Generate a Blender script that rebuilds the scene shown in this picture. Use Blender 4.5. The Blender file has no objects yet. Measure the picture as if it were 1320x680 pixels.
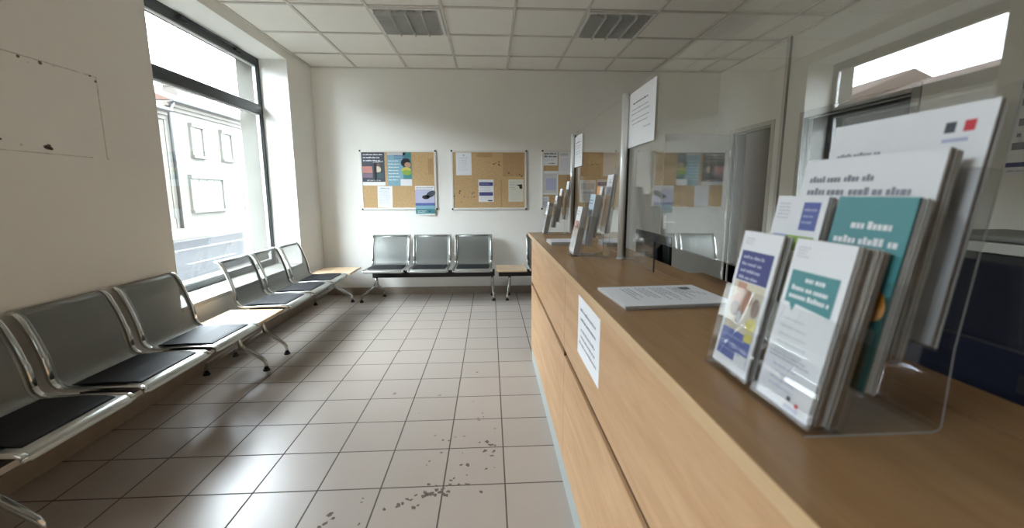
import bpy, math, random
from mathutils import Matrix, Vector

SC = bpy.context.scene
COL = SC.collection

# ----------------------------------------------------------------- camera
F_PX, CX, CY = 537.1058, 660.0, 329.8148
YAW, PITCH, ROLL = 0.0522, -0.1493, -0.0021
CAM_H = 1.32164
cyw, syw = math.cos(YAW), math.sin(YAW)
cpt, spt = math.cos(PITCH), math.sin(PITCH)
fw = Vector((syw * cpt, cyw * cpt, spt))
rt = Vector((cyw, -syw, 0.0))
upv = rt.cross(fw)
crl, srl = math.cos(ROLL), math.sin(ROLL)
rt, upv = rt * crl + upv * srl, upv * crl - rt * srl
cam_data = bpy.data.cameras.new('camera')
cam = bpy.data.objects.new('camera', cam_data)
COL.objects.link(cam)
M = Matrix.Identity(4)
for i in range(3):
    M[i][0], M[i][1], M[i][2] = rt[i], upv[i], -fw[i]
M[2][3] = CAM_H
cam.matrix_world = M
cam_data.sensor_width = 36.0
cam_data.lens = 36.0 * F_PX / 1320.0
cam_data.shift_y = -(340.0 - CY) / 1320.0
cam_data.clip_start = 0.02
cam_data.clip_end = 300
cam_data.dof.use_dof = True
cam_data.dof.focus_distance = 4.2
cam_data.dof.aperture_fstop = 2.8
SC.camera = cam

# ----------------------------------------------------------------- render look and light
SC.view_settings.view_transform = 'Standard'
SC.view_settings.look = 'None'
SC.view_settings.gamma = 1.0
SC.view_settings.use_curve_mapping = False
SC.view_settings.exposure = 5.25
SC.cycles.max_bounces = 16
SC.cycles.diffuse_bounces = 8
SC.cycles.glossy_bounces = 6
SC.cycles.transparent_max_bounces = 48
SC.cycles.caustics_reflective = False
SC.cycles.caustics_refractive = False
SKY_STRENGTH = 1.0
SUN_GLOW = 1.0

world = bpy.data.worlds.new('overcast_sky')
SC.world = world
world.use_nodes = True
wn, wl = world.node_tree.nodes, world.node_tree.links
bg = wn['Background']
tc = wn.new('ShaderNodeTexCoord')
sx = wn.new('ShaderNodeSeparateXYZ')
ramp = wn.new('ShaderNodeValToRGB')
ramp.color_ramp.elements[0].position = 0.45
ramp.color_ramp.elements[0].color = (0.77, 0.84, 0.92, 1)
ramp.color_ramp.elements[1].position = 0.95
ramp.color_ramp.elements[1].color = (0.84, 0.92, 1.0, 1)
mp = wn.new('ShaderNodeMath'); mp.operation = 'MULTIPLY_ADD'
mp.inputs[1].default_value = 0.5; mp.inputs[2].default_value = 0.5
wl.new(tc.outputs['Generated'], sx.inputs[0])
wl.new(sx.outputs['Z'], mp.inputs[0])
wl.new(mp.outputs[0], ramp.inputs[0])
wl.new(ramp.outputs[0], bg.inputs['Color'])
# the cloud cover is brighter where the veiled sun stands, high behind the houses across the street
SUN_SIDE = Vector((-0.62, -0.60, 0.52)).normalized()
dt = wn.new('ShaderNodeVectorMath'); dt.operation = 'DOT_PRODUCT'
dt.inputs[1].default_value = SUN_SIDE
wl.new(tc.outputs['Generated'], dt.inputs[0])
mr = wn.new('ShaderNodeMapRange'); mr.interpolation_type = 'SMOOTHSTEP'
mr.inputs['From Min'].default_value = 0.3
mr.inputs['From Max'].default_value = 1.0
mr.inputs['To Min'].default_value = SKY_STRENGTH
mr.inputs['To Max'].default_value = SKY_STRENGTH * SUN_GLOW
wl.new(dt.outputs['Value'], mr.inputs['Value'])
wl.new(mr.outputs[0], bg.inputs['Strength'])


def portal(name, y0, y1, z0, z1, x):
    ld = bpy.data.lights.new(name, 'AREA')
    ld.shape = 'RECTANGLE'
    ld.size = y1 - y0
    ld.size_y = z1 - z0
    ld.cycles.is_portal = True
    lo = bpy.data.objects.new(name, ld)
    COL.objects.link(lo)
    m = Matrix(((0, 0, -1, x), (1, 0, 0, (y0 + y1) / 2), (0, 1, 0, (z0 + z1) / 2), (0, 0, 0, 1)))
    # local -Z must point into the room (+X)
    m = Matrix(((0, 0, -1, x), (-1, 0, 0, (y0 + y1) / 2), (0, 1, 0, (z0 + z1) / 2), (0, 0, 0, 1)))
    lo.matrix_world = m


W2Y0, W2Y1 = -0.9, 0.3
W3X0, W3X1 = -1.6, 2.5         # shop front behind the camera      # the second left-wall window is unseen, added for its light
portal('window_daylight', 2.9, 4.9, 0.5, 2.78, -2.50)
portal('window_daylight', W2Y0, W2Y1, 0.5, 2.78, -2.50)  # portal of the added, unseen window

# ----------------------------------------------------------------- dimensions (metres)
XL, XR, YB, YF, HC = -2.165, 2.97, 5.4755, -2.7, 2.836
ZT = 0.996                    # counter top
TILE, TX0, TY0 = 0.282, 0.0566, 1.743
CT, CX0, CY0 = 0.6124, 0.2254, 3.7312
WX = -2.455                   # window frame plane
WY0, WY1, WZ0, WZ1 = 2.95, 4.85, 0.53, 2.745
rnd = random.Random(7)

# ----------------------------------------------------------------- materials
MATS = {}


def lin(c):
    return tuple(((v / 12.92) if v <= 0.04045 else ((v + 0.055) / 1.055) ** 2.4) for v in (x / 255.0 for x in c))


def mat(name, rgb, rough=0.6, metal=0.0, noise=0.0, nscale=8.0, bump=0.0, bscale=200.0, spec=0.5, lin_in=False, stretch=None):
    if name in MATS:
        return MATS[name]
    m = bpy.data.materials.new(name)
    m.use_nodes = True
    nt = m.node_tree
    b = nt.nodes['Principled BSDF']
    c = rgb if lin_in else lin(rgb)
    b.inputs['Base Color'].default_value = (*c, 1)
    b.inputs['Roughness'].default_value = rough
    b.inputs['Metallic'].default_value = metal
    b.inputs['Specular IOR Level'].default_value = spec
    t = nt.nodes.new('ShaderNodeTexCoord')
    vec = t.outputs['Object']
    if stretch:
        mpn = nt.nodes.new('ShaderNodeMapping')
        mpn.inputs['Scale'].default_value = stretch
        nt.links.new(vec, mpn.inputs[0])
        vec = mpn.outputs[0]
    if noise > 0:
        n = nt.nodes.new('ShaderNodeTexNoise')
        n.inputs['Scale'].default_value = nscale
        n.inputs['Detail'].default_value = 6
        nt.links.new(vec, n.inputs['Vector'])
        r = nt.nodes.new('ShaderNodeValToRGB')
        r.color_ramp.elements[0].position = 0.3
        r.color_ramp.elements[1].position = 0.7
        r.color_ramp.elements[0].color = (*[max(0, v * (1 - noise)) for v in c], 1)
        r.color_ramp.elements[1].color = (*[min(1, v * (1 + noise)) for v in c], 1)
        nt.links.new(n.outputs['Fac'], r.inputs[0])
        nt.links.new(r.outputs[0], b.inputs['Base Color'])
    if bump > 0:
        n2 = nt.nodes.new('ShaderNodeTexNoise')
        n2.inputs['Scale'].default_value = bscale
        n2.inputs['Detail'].default_value = 3
        nt.links.new(vec, n2.inputs['Vector'])
        bp = nt.nodes.new('ShaderNodeBump')
        bp.inputs['Strength'].default_value = bump
        bp.inputs['Distance'].default_value = 0.002
        nt.links.new(n2.outputs['Fac'], bp.inputs['Height'])
        nt.links.new(bp.outputs[0], b.inputs['Normal'])
    MATS[name] = m
    return m


def glass_mat(name, ior=1.5, tint=(1, 1, 1), rough=0.0):
    """A thin clear sheet: each face lets light straight through and mirrors by Fresnel."""
    m = bpy.data.materials.new(name)
    m.use_nodes = True
    nt = m.node_tree
    nt.nodes.remove(nt.nodes['Principled BSDF'])
    out = nt.nodes['Material Output']
    geo = nt.nodes.new('ShaderNodeNewGeometry')
    mx = nt.nodes.new('ShaderNodeMath'); mx.operation = 'MULTIPLY_ADD'
    mx.inputs[1].default_value = 1 / ior - ior
    mx.inputs[2].default_value = ior
    nt.links.new(geo.outputs['Backfacing'], mx.inputs[0])
    fr = nt.nodes.new('ShaderNodeFresnel')
    nt.links.new(mx.outputs[0], fr.inputs['IOR'])
    tr = nt.nodes.new('ShaderNodeBsdfTransparent')
    tr.inputs[0].default_value = (*tint, 1)
    gl = nt.nodes.new('ShaderNodeBsdfGlossy')
    gl.inputs['Roughness'].default_value = rough
    gl.inputs['Color'].default_value = (1, 1, 1, 1)
    ms = nt.nodes.new('ShaderNodeMixShader')
    nt.links.new(fr.outputs[0], ms.inputs[0])
    nt.links.new(tr.outputs[0], ms.inputs[1])
    nt.links.new(gl.outputs[0], ms.inputs[2])
    nt.links.new(ms.outputs[0], out.inputs['Surface'])
    MATS[name] = m
    return m


def perforated(name, rgb, hole=0.3, rough=0.35, metal=0.85):
    m = mat(name, rgb, rough, metal)
    nt = m.node_tree
    b = nt.nodes['Principled BSDF']
    out = nt.nodes['Material Output']
    t = nt.nodes.new('ShaderNodeTexCoord')
    v = nt.nodes.new('ShaderNodeTexVoronoi')          # rows of punched holes
    v.inputs['Scale'].default_value = 280
    v.inputs['Randomness'].default_value = 0.0
    nt.links.new(t.outputs['UV'], v.inputs['Vector'])
    lt = nt.nodes.new('ShaderNodeMath'); lt.operation = 'LESS_THAN'
    lt.inputs[1].default_value = math.sqrt(hole / math.pi)
    nt.links.new(v.outputs['Distance'], lt.inputs[0])
    tr = nt.nodes.new('ShaderNodeBsdfTransparent')
    ms = nt.nodes.new('ShaderNodeMixShader')
    nt.links.new(lt.outputs[0], ms.inputs[0])
    nt.links.new(b.outputs[0], ms.inputs[1])
    nt.links.new(tr.outputs[0], ms.inputs[2])
    nt.links.new(ms.outputs[0], out.inputs['Surface'])
    return m


def grid_mat(name, base, groove, tile, x0, y0, width, rough, vary=0.05, blot=0.06, groove_rough=0.9, bump=0.3):
    m = bpy.data.materials.new(name)
    m.use_nodes = True
    nt = m.node_tree
    N, L = nt.nodes, nt.links
    b = N['Principled BSDF']
    t = N.new('ShaderNodeTexCoord')
    s = N.new('ShaderNodeSeparateXYZ')
    L.new(t.outputs['Object'], s.inputs[0])

    def math_(op, a, bb=None, c=None):
        n = N.new('ShaderNodeMath'); n.operation = op
        for i, v in enumerate((a, bb, c)):
            if v is None:
                continue
            if isinstance(v, (int, float)):
                n.inputs[i].default_value = v
            else:
                L.new(v, n.inputs[i])
        return n.outputs[0]
    dist, cell = [], []
    for ax, o in (('X', x0), ('Y', y0)):
        q = math_('DIVIDE', math_('SUBTRACT', s.outputs[ax], o), tile)
        fl = math_('FLOOR', q)
        fr = math_('SUBTRACT', q, fl)
        d = math_('MINIMUM', fr, math_('SUBTRACT', 1.0, fr))
        dist.append(math_('MULTIPLY', d, tile)); cell.append(fl)
    dmin = math_('MINIMUM', dist[0], dist[1])
    msk = N.new('ShaderNodeMapRange')
    msk.inputs['From Min'].default_value = width * 0.35
    msk.inputs['From Max'].default_value = width * 0.65
    L.new(dmin, msk.inputs['Value'])
    cmb = N.new('ShaderNodeCombineXYZ')
    L.new(cell[0], cmb.inputs[0]); L.new(cell[1], cmb.inputs[1])
    wnz = N.new('ShaderNodeTexWhiteNoise'); wnz.noise_dimensions = '2D'
    L.new(cmb.outputs[0], wnz.inputs['Vector'])
    nz = N.new('ShaderNodeTexNoise')
    nz.inputs['Scale'].default_value = 7.0; nz.inputs['Detail'].default_value = 8
    L.new(t.outputs['Object'], nz.inputs['Vector'])
    f1 = math_('MULTIPLY_ADD', wnz.outputs['Value'], 2 * vary, 1 - vary)
    f2 = math_('MULTIPLY_ADD', nz.outputs['Fac'], 2 * blot, 1 - blot)
    f = math_('MULTIPLY', f1, f2)
    mul = N.new('ShaderNodeVectorMath'); mul.operation = 'SCALE'
    mul.inputs[0].default_value = lin(base)
    L.new(f, mul.inputs['Scale'])
    mix = N.new('ShaderNodeMix'); mix.data_type = 'RGBA'
    mix.inputs['A'].default_value = (*lin(groove), 1)
    L.new(mul.outputs[0], mix.inputs['B'])
    L.new(msk.outputs[0], mix.inputs['Factor'])
    L.new(mix.outputs['Result'], b.inputs['Base Color'])
    rg = N.new('ShaderNodeMapRange')
    rg.inputs['To Min'].default_value = groove_rough
    rg.inputs['To Max'].default_value = rough
    L.new(msk.outputs[0], rg.inputs['Value'])
    rn = math_('MULTIPLY_ADD', nz.outputs['Fac'], 0.06, -0.03)
    L.new(math_('ADD', rg.outputs[0], rn), b.inputs['Roughness'])
    bp = N.new('ShaderNodeBump')
    bp.inputs['Strength'].default_value = bump
    bp.inputs['Distance'].default_value = 0.002
    L.new(msk.outputs[0], bp.inputs['Height'])
    L.new(bp.outputs[0], b.inputs['Normal'])
    MATS[name] = m
    return m


def wood_mat(name, base, dark, axis='Y', rough=0.4, scale=1.0):
    m = bpy.data.materials.new(name)
    m.use_nodes = True
    nt = m.node_tree
    N, L = nt.nodes, nt.links
    b = N['Principled BSDF']
    t = N.new('ShaderNodeTexCoord')
    mp_ = N.new('ShaderNodeMapping')
    st = {'Y': (9, 1.1, 9), 'X': (1.1, 9, 9), 'Z': (9, 9, 1.1)}[axis]
    mp_.inputs['Scale'].default_value = [v * scale for v in st]
    L.new(t.outputs['Object'], mp_.inputs[0])
    n1 = N.new('ShaderNodeTexNoise')
    n1.inputs['Scale'].default_value = 2.0; n1.inputs['Detail'].default_value = 8; n1.inputs['Distortion'].default_value = 0.6
    n2 = N.new('ShaderNodeTexNoise')
    n2.inputs['Scale'].default_value = 14.0; n2.inputs['Detail'].default_value = 4
    L.new(mp_.outputs[0], n1.inputs['Vector']); L.new(mp_.outputs[0], n2.inputs['Vector'])
    ad = N.new('ShaderNodeMath'); ad.operation = 'MULTIPLY_ADD'; ad.inputs[1].default_value = 0.35
    L.new(n2.outputs['Fac'], ad.inputs[0]); L.new(n1.outputs['Fac'], ad.inputs[2])
    r = N.new('ShaderNodeValToRGB')
    r.color_ramp.elements[0].position = 0.45
    r.color_ramp.elements[1].position = 0.9
    r.color_ramp.elements[0].color = (*lin(dark), 1)
    r.color_ramp.elements[1].color = (*lin(base), 1)
    L.new(ad.outputs[0], r.inputs[0])
    L.new(r.outputs[0], b.inputs['Base Color'])
    b.inputs['Roughness'].default_value = rough
    b.inputs['Specular IOR Level'].default_value = 0.45
    MATS[name] = m
    return m


WALL = mat('wall_paint', (242, 240, 234), 0.85, noise=0.02, nscale=1.5, bump=0.15, bscale=60)
WALLDIRT = mat('wall_paint_trace', (216, 213, 205), 0.9, noise=0.2, nscale=30)
HOLE = mat('wall_hole', (118, 108, 98), 0.9, noise=0.2, nscale=60)
BASEB = mat('skirting_tile', (150, 138, 124), 0.5, noise=0.08, nscale=12)
FLOOR = grid_mat('floor_tile', (166, 156, 147), (74, 66, 58), TILE, TX0, TY0, 0.0068, 0.29, vary=0.03, blot=0.03, bump=0.15)
CEIL = grid_mat('ceiling_tile', (243, 240, 233), (243, 240, 233), CT, CX0, CY0, 0.002, 0.9, vary=0.015, blot=0.02, bump=0.1)
TBAR = mat('ceiling_grid_paint', (214, 211, 203), 0.55, noise=0.02)
DIRT = mat('dried_dirt', (96, 86, 77), 0.9, noise=0.25, nscale=60)
DIRT2 = mat('faint_dirt', (138, 128, 118), 0.9, noise=0.15, nscale=60)
WOODF = wood_mat('beech_laminate', (206, 168, 128), (184, 142, 102), 'Y', 0.42)
WOODT = wood_mat('beech_worktop_laminate', (172, 135, 94), (154, 117, 79), 'Y', 0.27)
WOODTB = wood_mat('beech_table_laminate', (208, 182, 152), (192, 165, 134), 'X', 0.25)
EDGE = wood_mat('beech_edge_band', (210, 178, 138), (192, 158, 116), 'Y', 0.4)
GROOVE = mat('groove_brown', (82, 59, 38), 0.6, noise=0.1)
SEAM = mat('seam_brown', (84, 58, 36), 0.7, noise=0.1)
PLINTH = mat('plinth_grey', (176, 182, 180), 0.4, metal=0.3, noise=0.04)
ANTH = mat('anthracite_aluminium', (52, 56, 58), 0.35, metal=0.2, noise=0.05)
ALU = mat('brushed_aluminium', (244, 245, 244), 0.3, metal=0.2, noise=0.04, stretch=(40, 40, 2))
CHROME = mat('polished_chrome', (205, 206, 203), 0.16, metal=1.0, noise=0.02)
RAIL = mat('satin_steel', (186, 188, 184), 0.32, metal=0.85, noise=0.03)
MESHM = perforated('perforated_steel', (128, 131, 128), 0.20, 0.38, 0.8)
MESHS = mat('steel_border', (140, 143, 140), 0.42, metal=0.75, noise=0.03)
CUSH = mat('black_vinyl', (18, 19, 24), 0.6, noise=0.15, nscale=20, bump=0.2, bscale=300, spec=0.3)
BLACK = mat('black_powder_coat', (22, 22, 22), 0.5, noise=0.1)
RUB = mat('black_rubber', (30, 29, 28), 0.8, noise=0.1)
GLASS = glass_mat('clear_glass', 1.52, (0.985, 0.995, 0.99))
WGLASS = glass_mat('window_glass', 1.52, (0.97, 0.99, 0.985))
ACR = glass_mat('clear_acrylic', 1.49, (0.95, 0.952, 0.955))
ACRE = mat('acrylic_edge', (186, 188, 186), 0.25, noise=0.03)
CORK = mat('cork', (198, 166, 122), 0.9, noise=0.13, nscale=70)
CORK2 = mat('sun_faded_cork', (184, 150, 108), 0.9, noise=0.12, nscale=70)
WHITEF = mat('white_lacquer_frame', (232, 231, 226), 0.4, metal=0.05, noise=0.02)
PAPER = mat('white_paper', (236, 237, 240), 0.75, noise=0.01)
PAPER2 = mat('grey_white_paper', (212, 212, 210), 0.8, noise=0.02)
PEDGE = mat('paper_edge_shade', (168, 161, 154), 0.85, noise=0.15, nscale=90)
INK = mat('grey_ink', (150, 152, 162), 0.8, noise=0.05)
INK2 = mat('pale_ink', (190, 192, 200), 0.8, noise=0.05)
INKB = mat('black_ink', (40, 40, 44), 0.7, noise=0.05)
NAVY = mat('navy_print', (72, 76, 132), 0.6, noise=0.04)
BLUE = mat('blue_violet_print', (92, 104, 168), 0.6, noise=0.05)
BLUEL = mat('pale_blue_print', (150, 162, 208), 0.6, noise=0.05)
LAV = mat('lavender_print', (186, 188, 214), 0.6, noise=0.03)
TEAL = mat('teal_print', (76, 142, 146), 0.5, noise=0.03)
TEALD = mat('dark_teal_print', (24, 76, 72), 0.5, noise=0.05)
SKYB = mat('sky_blue_print', (132, 176, 192), 0.6, noise=0.05)
GREEN = mat('leaf_green_print', (146, 178, 76), 0.6, noise=0.05)
YELL = mat('yellow_print', (214, 200, 96), 0.6, noise=0.05)
PINK = mat('coral_print', (196, 134, 126), 0.6, noise=0.05)
RED = mat('red_print', (208, 62, 74), 0.6, noise=0.05)
ORNG = mat('orange_print', (222, 156, 92), 0.6, noise=0.05)
SKIN = mat('photo_skin_tone', (196, 150, 126), 0.6, noise=0.08, nscale=40)
SKIN2 = mat('photo_shadow_tone', (128, 98, 88), 0.6, noise=0.1, nscale=40)
CREAM = mat('photo_cream_tone', (216, 206, 184), 0.6, noise=0.06, nscale=40)
SLATE = mat('slate_print', (70, 76, 86), 0.6, noise=0.06)
BROWN = mat('brown_print', (104, 72, 56), 0.6, noise=0.08)
DOORP = mat('door_paint', (196, 194, 186), 0.55, noise=0.02)
FRAMEP = mat('door_frame_paint', (206, 203, 194), 0.5, noise=0.02)
FRAMEG = mat('light_grey_frame', (178, 178, 172), 0.45, noise=0.03)
DARKP = mat('dark_panel', (46, 48, 52), 0.4, noise=0.08)
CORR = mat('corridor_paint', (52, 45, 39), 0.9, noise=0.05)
NAVYF = mat('navy_fabric', (20, 26, 52), 0.9, noise=0.12, nscale=120)
BEIGEP = mat('beige_plastic', (206, 204, 196), 0.45, noise=0.03)
GREYP = mat('grey_plastic', (128, 128, 124), 0.5, noise=0.04)
BLACKP = mat('black_plastic', (18, 18, 20), 0.45, noise=0.1)
LOUV = mat('louvre_aluminium', (205, 206, 203), 0.4, metal=0.2, noise=0.04)
LOUVD = mat('lamp_housing', (205, 206, 204), 0.5, metal=0.1, noise=0.05)
TUBEM = mat('unlit_tube', (196, 200, 198), 0.4, noise=0.02)
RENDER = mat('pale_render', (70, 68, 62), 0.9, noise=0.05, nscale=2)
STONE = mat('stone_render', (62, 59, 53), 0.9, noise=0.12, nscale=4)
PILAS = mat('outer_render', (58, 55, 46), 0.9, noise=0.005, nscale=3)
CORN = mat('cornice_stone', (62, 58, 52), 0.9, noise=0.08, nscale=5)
ROOFT = mat('terracotta_tile', (58, 37, 27), 0.85, noise=0.2, nscale=9)
SHUT = mat('closed_shutter', (76, 74, 69), 0.7, noise=0.03)
PIPE = mat('zinc_pipe', (44, 44, 43), 0.5, metal=0.3, noise=0.06)
ASPH = mat('asphalt', (29, 29, 30), 0.95, spec=0.1, noise=0.08, nscale=5)
PAVE = mat('pavement', (42, 41, 37), 0.95, noise=0.08, nscale=5)
LINEP = mat('road_paint', (48, 49, 49), 0.8, noise=0.06)
VERGE = mat('weedy_verge', (84, 82, 64), 0.95, noise=0.2, nscale=12)


# ----------------------------------------------------------------- mesh builder
class MB:
    def __init__(self):
        self.v, self.f, self.m, self.s, self.mats, self.uv = [], [], [], [], [], {}

    def mi(self, m):
        if m not in self.mats:
            self.mats.append(m)
        return self.mats.index(m)

    def face(self, idx, m, smooth=False):
        self.f.append(tuple(idx)); self.m.append(self.mi(m)); self.s.append(smooth)

    def poly(self, pts, m, smooth=False):
        b = len(self.v)
        self.v += [tuple(p) for p in pts]
        self.face(range(b, b + len(pts)), m, smooth)

    def box(self, x0, y0, z0, x1, y1, z1, m, ms=None):
        b = len(self.v)
        self.v += [(x0, y0, z0), (x1, y0, z0), (x1, y1, z0), (x0, y1, z0), (x0, y0, z1), (x1, y0, z1), (x1, y1, z1), (x0, y1, z1)]
        fs = {'-z': (0, 3, 2, 1), '+z': (4, 5, 6, 7), '-y': (0, 1, 5, 4), '+y': (2, 3, 7, 6), '-x': (3, 0, 4, 7), '+x': (1, 2, 6, 5)}
        for k, q in fs.items():
            self.face([b + i for i in q], (ms or {}).get(k, m))
        return self

    def prism(self, poly, fn, a0, a1, m, mside=None, smooth=False, mcap=None):
        """poly: list of 2D points; fn(p, a) -> 3D point."""
        n = len(poly)
        b = len(self.v)
        self.v += [tuple(fn(p, a0)) for p in poly] + [tuple(fn(p, a1)) for p in poly]
        self.face([b + i for i in range(n - 1, -1, -1)], mcap or m)
        self.face([b + n + i for i in range(n)], mcap or m)
        for i in range(n):
            j = (i + 1) % n
            self.face([b + i, b + j, b + n + j, b + n + i], mside or m, smooth)
        return self

    def tube(self, path, r, m, n=10, caps=True, flat=None):
        """round (or flattened) bar along a path; r may be a list."""
        P = [Vector(p) for p in path]
        rr = r if isinstance(r, (list, tuple)) else [r] * len(P)
        b = len(self.v)
        T0 = (P[1] - P[0]).normalized()
        ref = Vector((0, 0, 1)) if abs(T0.z) < 0.9 else Vector((1, 0, 0))
        u = T0.cross(ref).normalized()
        for i, p in enumerate(P):
            if i == 0:
                T = P[1] - P[0]
            elif i == len(P) - 1:
                T = P[-1] - P[-2]
            else:
                T = (P[i + 1] - P[i]).normalized() + (P[i] - P[i - 1]).normalized()
            T.normalize()
            u = (u - T * u.dot(T)).normalized()
            w = T.cross(u)
            for k in range(n):
                a = 2 * math.pi * k / n
                self.v.append(tuple(p + (u * math.cos(a) + w * math.sin(a)) * rr[i]))
        for i in range(len(P) - 1):
            for k in range(n):
                k2 = (k + 1) % n
                self.face([b + i * n + k, b + i * n + k2, b + (i + 1) * n + k2, b + (i + 1) * n + k], m, True)
        if caps:
            self.face([b + k for k in range(n - 1, -1, -1)], m)
            e = b + (len(P) - 1) * n
            self.face([e + k for k in range(n)], m)
        return self

    def cyl(self, c, r, h, m, n=20, r2=None):
        r2 = r if r2 is None else r2
        return self.tube([c, (c[0], c[1], c[2] + h)], [r, r2], m, n)

    def build(self, name, parent=None, bevel=0.0, segs=2, origin=None):
        me = bpy.data.meshes.new(name)
        o3 = Vector(origin) if origin is not None else Vector((0, 0, 0))
        if parent is not None and origin is None:
            p = parent
            while p is not None:
                o3 = o3 + Vector(p.location)
                p = p.parent
        me.from_pydata([tuple(Vector(q) - o3) for q in self.v], [], self.f)
        for m in self.mats:
            me.materials.append(m)
        me.polygons.foreach_set('material_index', self.m)
        me.polygons.foreach_set('use_smooth', self.s)
        if self.uv:
            ul = me.uv_layers.new(name='uv')
            for lp in me.loops:
                ul.data[lp.index].uv = self.uv.get(lp.vertex_index, (0, 0))
        me.update()
        ob = bpy.data.objects.new(name, me)
        COL.objects.link(ob)
        if parent is not None:
            ob.parent = parent
        elif origin is not None:
            ob.location = o3
        if bevel > 0:
            bv = ob.modifiers.new('edge', 'BEVEL')
            bv.width = bevel; bv.segments = segs; bv.limit_method = 'ANGLE'; bv.angle_limit = math.radians(40)
        return ob


def tag(o, label, cat, group=None, kind=None):
    o['label'] = label
    o['category'] = cat
    if group:
        o['group'] = group
    if kind:
        o['kind'] = kind
    return o


def thing(name, label, cat, loc=(0, 0, 0), rz=0.0, group=None):
    o = bpy.data.objects.new(name, None)
    o.empty_display_size = 0.1
    COL.objects.link(o)
    o.location = loc
    o.rotation_euler = (0, 0, rz)
    return tag(o, label, cat, group)


def struct(o):
    o['kind'] = 'structure'
    return o


def copy_tree(o, parent=None):
    c = o.copy()
    COL.objects.link(c)
    if parent is not None:
        c.parent = parent
    for ch in list(o.children):
        copy_tree(ch, c)
    return c


# ================================================================= SETTING
b = MB(); b.box(XL - 0.32, YF - 0.1, -0.12, XR + 0.2, YB + 0.2, 0, FLOOR)
floor = struct(b.build('floor'))
b = MB(); b.box(XL - 0.3, YF, HC + 0.012, XR + 0.2, YB + 0.1, HC + 0.15, CEIL)
ceiling = struct(b.build('ceiling'))
# suspended grid bars with openings for the lamps left alone
b = MB()
x = CX0 - 4 * CT
while x < XR:
    if x > XL:
        b.box(x - 0.012, YF, HC, x + 0.012, YB, HC + 0.0125, TBAR)
    x += CT
y = CY0 - 10 * CT
while y < YB:
    if y > YF:
        b.box(XL, y - 0.012, HC + 0.001, XR, y + 0.012, HC + 0.0124, TBAR)
    y += CT
for (x0, y0, x1, y1) in ((XL, YF, XL + 0.02, YB), (XR - 0.02, YF, XR, YB), (XL, YB - 0.02, XR, YB)):
    b.box(x0, y0, HC + 0.0005, x1, y1, HC + 0.0122, TBAR)
b.build('ceiling_grid', ceiling)

# left wall with the shop window and an added, unseen one (0.6 m thick outer wall)
XO = -2.502


def wall_left():
    b = MB()
    W2 = (W2Y0, W2Y1)
    segs = [(YF - 0.1, W2[0]), (W2[1], WY0), (WY1, YB + 0.1)]
    for y0, y1 in segs:
        b.box(XO, y0, -0.1, XL, y1, HC + 0.15, WALL)
    for y0, y1 in ((W2[0], W2[1]), (WY0, WY1)):
        b.box(XO, y0, -0.1, XL, y1, WZ0, WALL)
        b.box(XO, y0, WZ1, XL, y1, HC + 0.15, WALL)
    o = MB()                                        # rendered outer leaf of the same wall
    for y0, y1 in segs:
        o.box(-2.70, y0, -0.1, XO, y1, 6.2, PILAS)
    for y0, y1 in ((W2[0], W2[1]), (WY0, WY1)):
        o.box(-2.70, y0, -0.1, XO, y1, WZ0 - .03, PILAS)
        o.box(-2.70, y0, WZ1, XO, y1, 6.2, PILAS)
    struct(o.build('wall_facade'))
    return struct(b.build('wall_left'))


wl_ob = wall_left()
b = MB()
for (y0, z0, y1, z1) in ((2.00, 1.956, 2.54, 1.9625), (2.534, 1.52, 2.54, 1.956), (2.00, 1.517, 2.45, 1.522)):
    b.box(XL, y0, z0, XL + 0.0012, y1, z1, WALLDIRT)
hr = random.Random(3)
for (y_, z_, r_, mm) in ((2.15, 1.951, .009, HOLE), (2.245, 1.951, .010, HOLE), (2.50, 1.957, .007, HOLE), (2.53, 1.935, .008, HOLE), (2.22, 1.549, .017, HOLE), (2.205, 1.552, .010, HOLE),
                         (2.232, 1.545, .010, HOLE), (2.02, 1.565, .006, HOLE), (2.54, 1.52, .009, WALLDIRT), (2.19, 1.935, .006, WALLDIRT), (2.31, 1.953, .006, WALLDIRT), (2.1, 1.55, .006, WALLDIRT)):
    b.poly([(XL + 0.0016, y_ + r_ * hr.uniform(.7, 1.2) * math.cos(k * 0.7854), z_ + r_ * hr.uniform(.6, 1.1) * math.sin(k * 0.7854)) for k in range(8)], mm)
b.build('paint_trace', wl_ob)

b = MB(); b.box(XL - 0.3, YB, -0.1, XR + 0.2, YB + 0.2, HC + 0.15, WALL)
struct(b.build('wall_back'))
b = MB(); b.box(XL - 0.3, YF - 0.2, -0.1, XR + 0.2, YF, HC + 0.15, BASEB)
struct(b.build('wall_front'))

# right wall with two doorways
D1 = (4.385, 5.085, 2.03)
D2 = (2.905, 3.915, 2.015)
b = MB()
XT = XR + 0.16
for y0, y1 in ((YF - 0.1, D2[0]), (D2[1], D1[0]), (D1[1], YB + 0.1)):
    b.box(XR, y0, -0.1, XT, y1, HC + 0.15, WALL)
for y0, y1, z in (D1, D2):
    b.box(XR, y0, z, XT, y1, HC + 0.15, WALL)
struct(b.build('wall_right'))
# dim corridor behind the doorways
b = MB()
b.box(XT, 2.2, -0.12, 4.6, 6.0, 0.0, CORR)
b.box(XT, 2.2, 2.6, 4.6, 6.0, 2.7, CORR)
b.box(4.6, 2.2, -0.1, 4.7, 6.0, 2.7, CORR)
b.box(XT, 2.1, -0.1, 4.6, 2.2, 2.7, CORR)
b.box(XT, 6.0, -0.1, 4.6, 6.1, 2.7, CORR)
struct(b.build('wall_corridor'))

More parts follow.
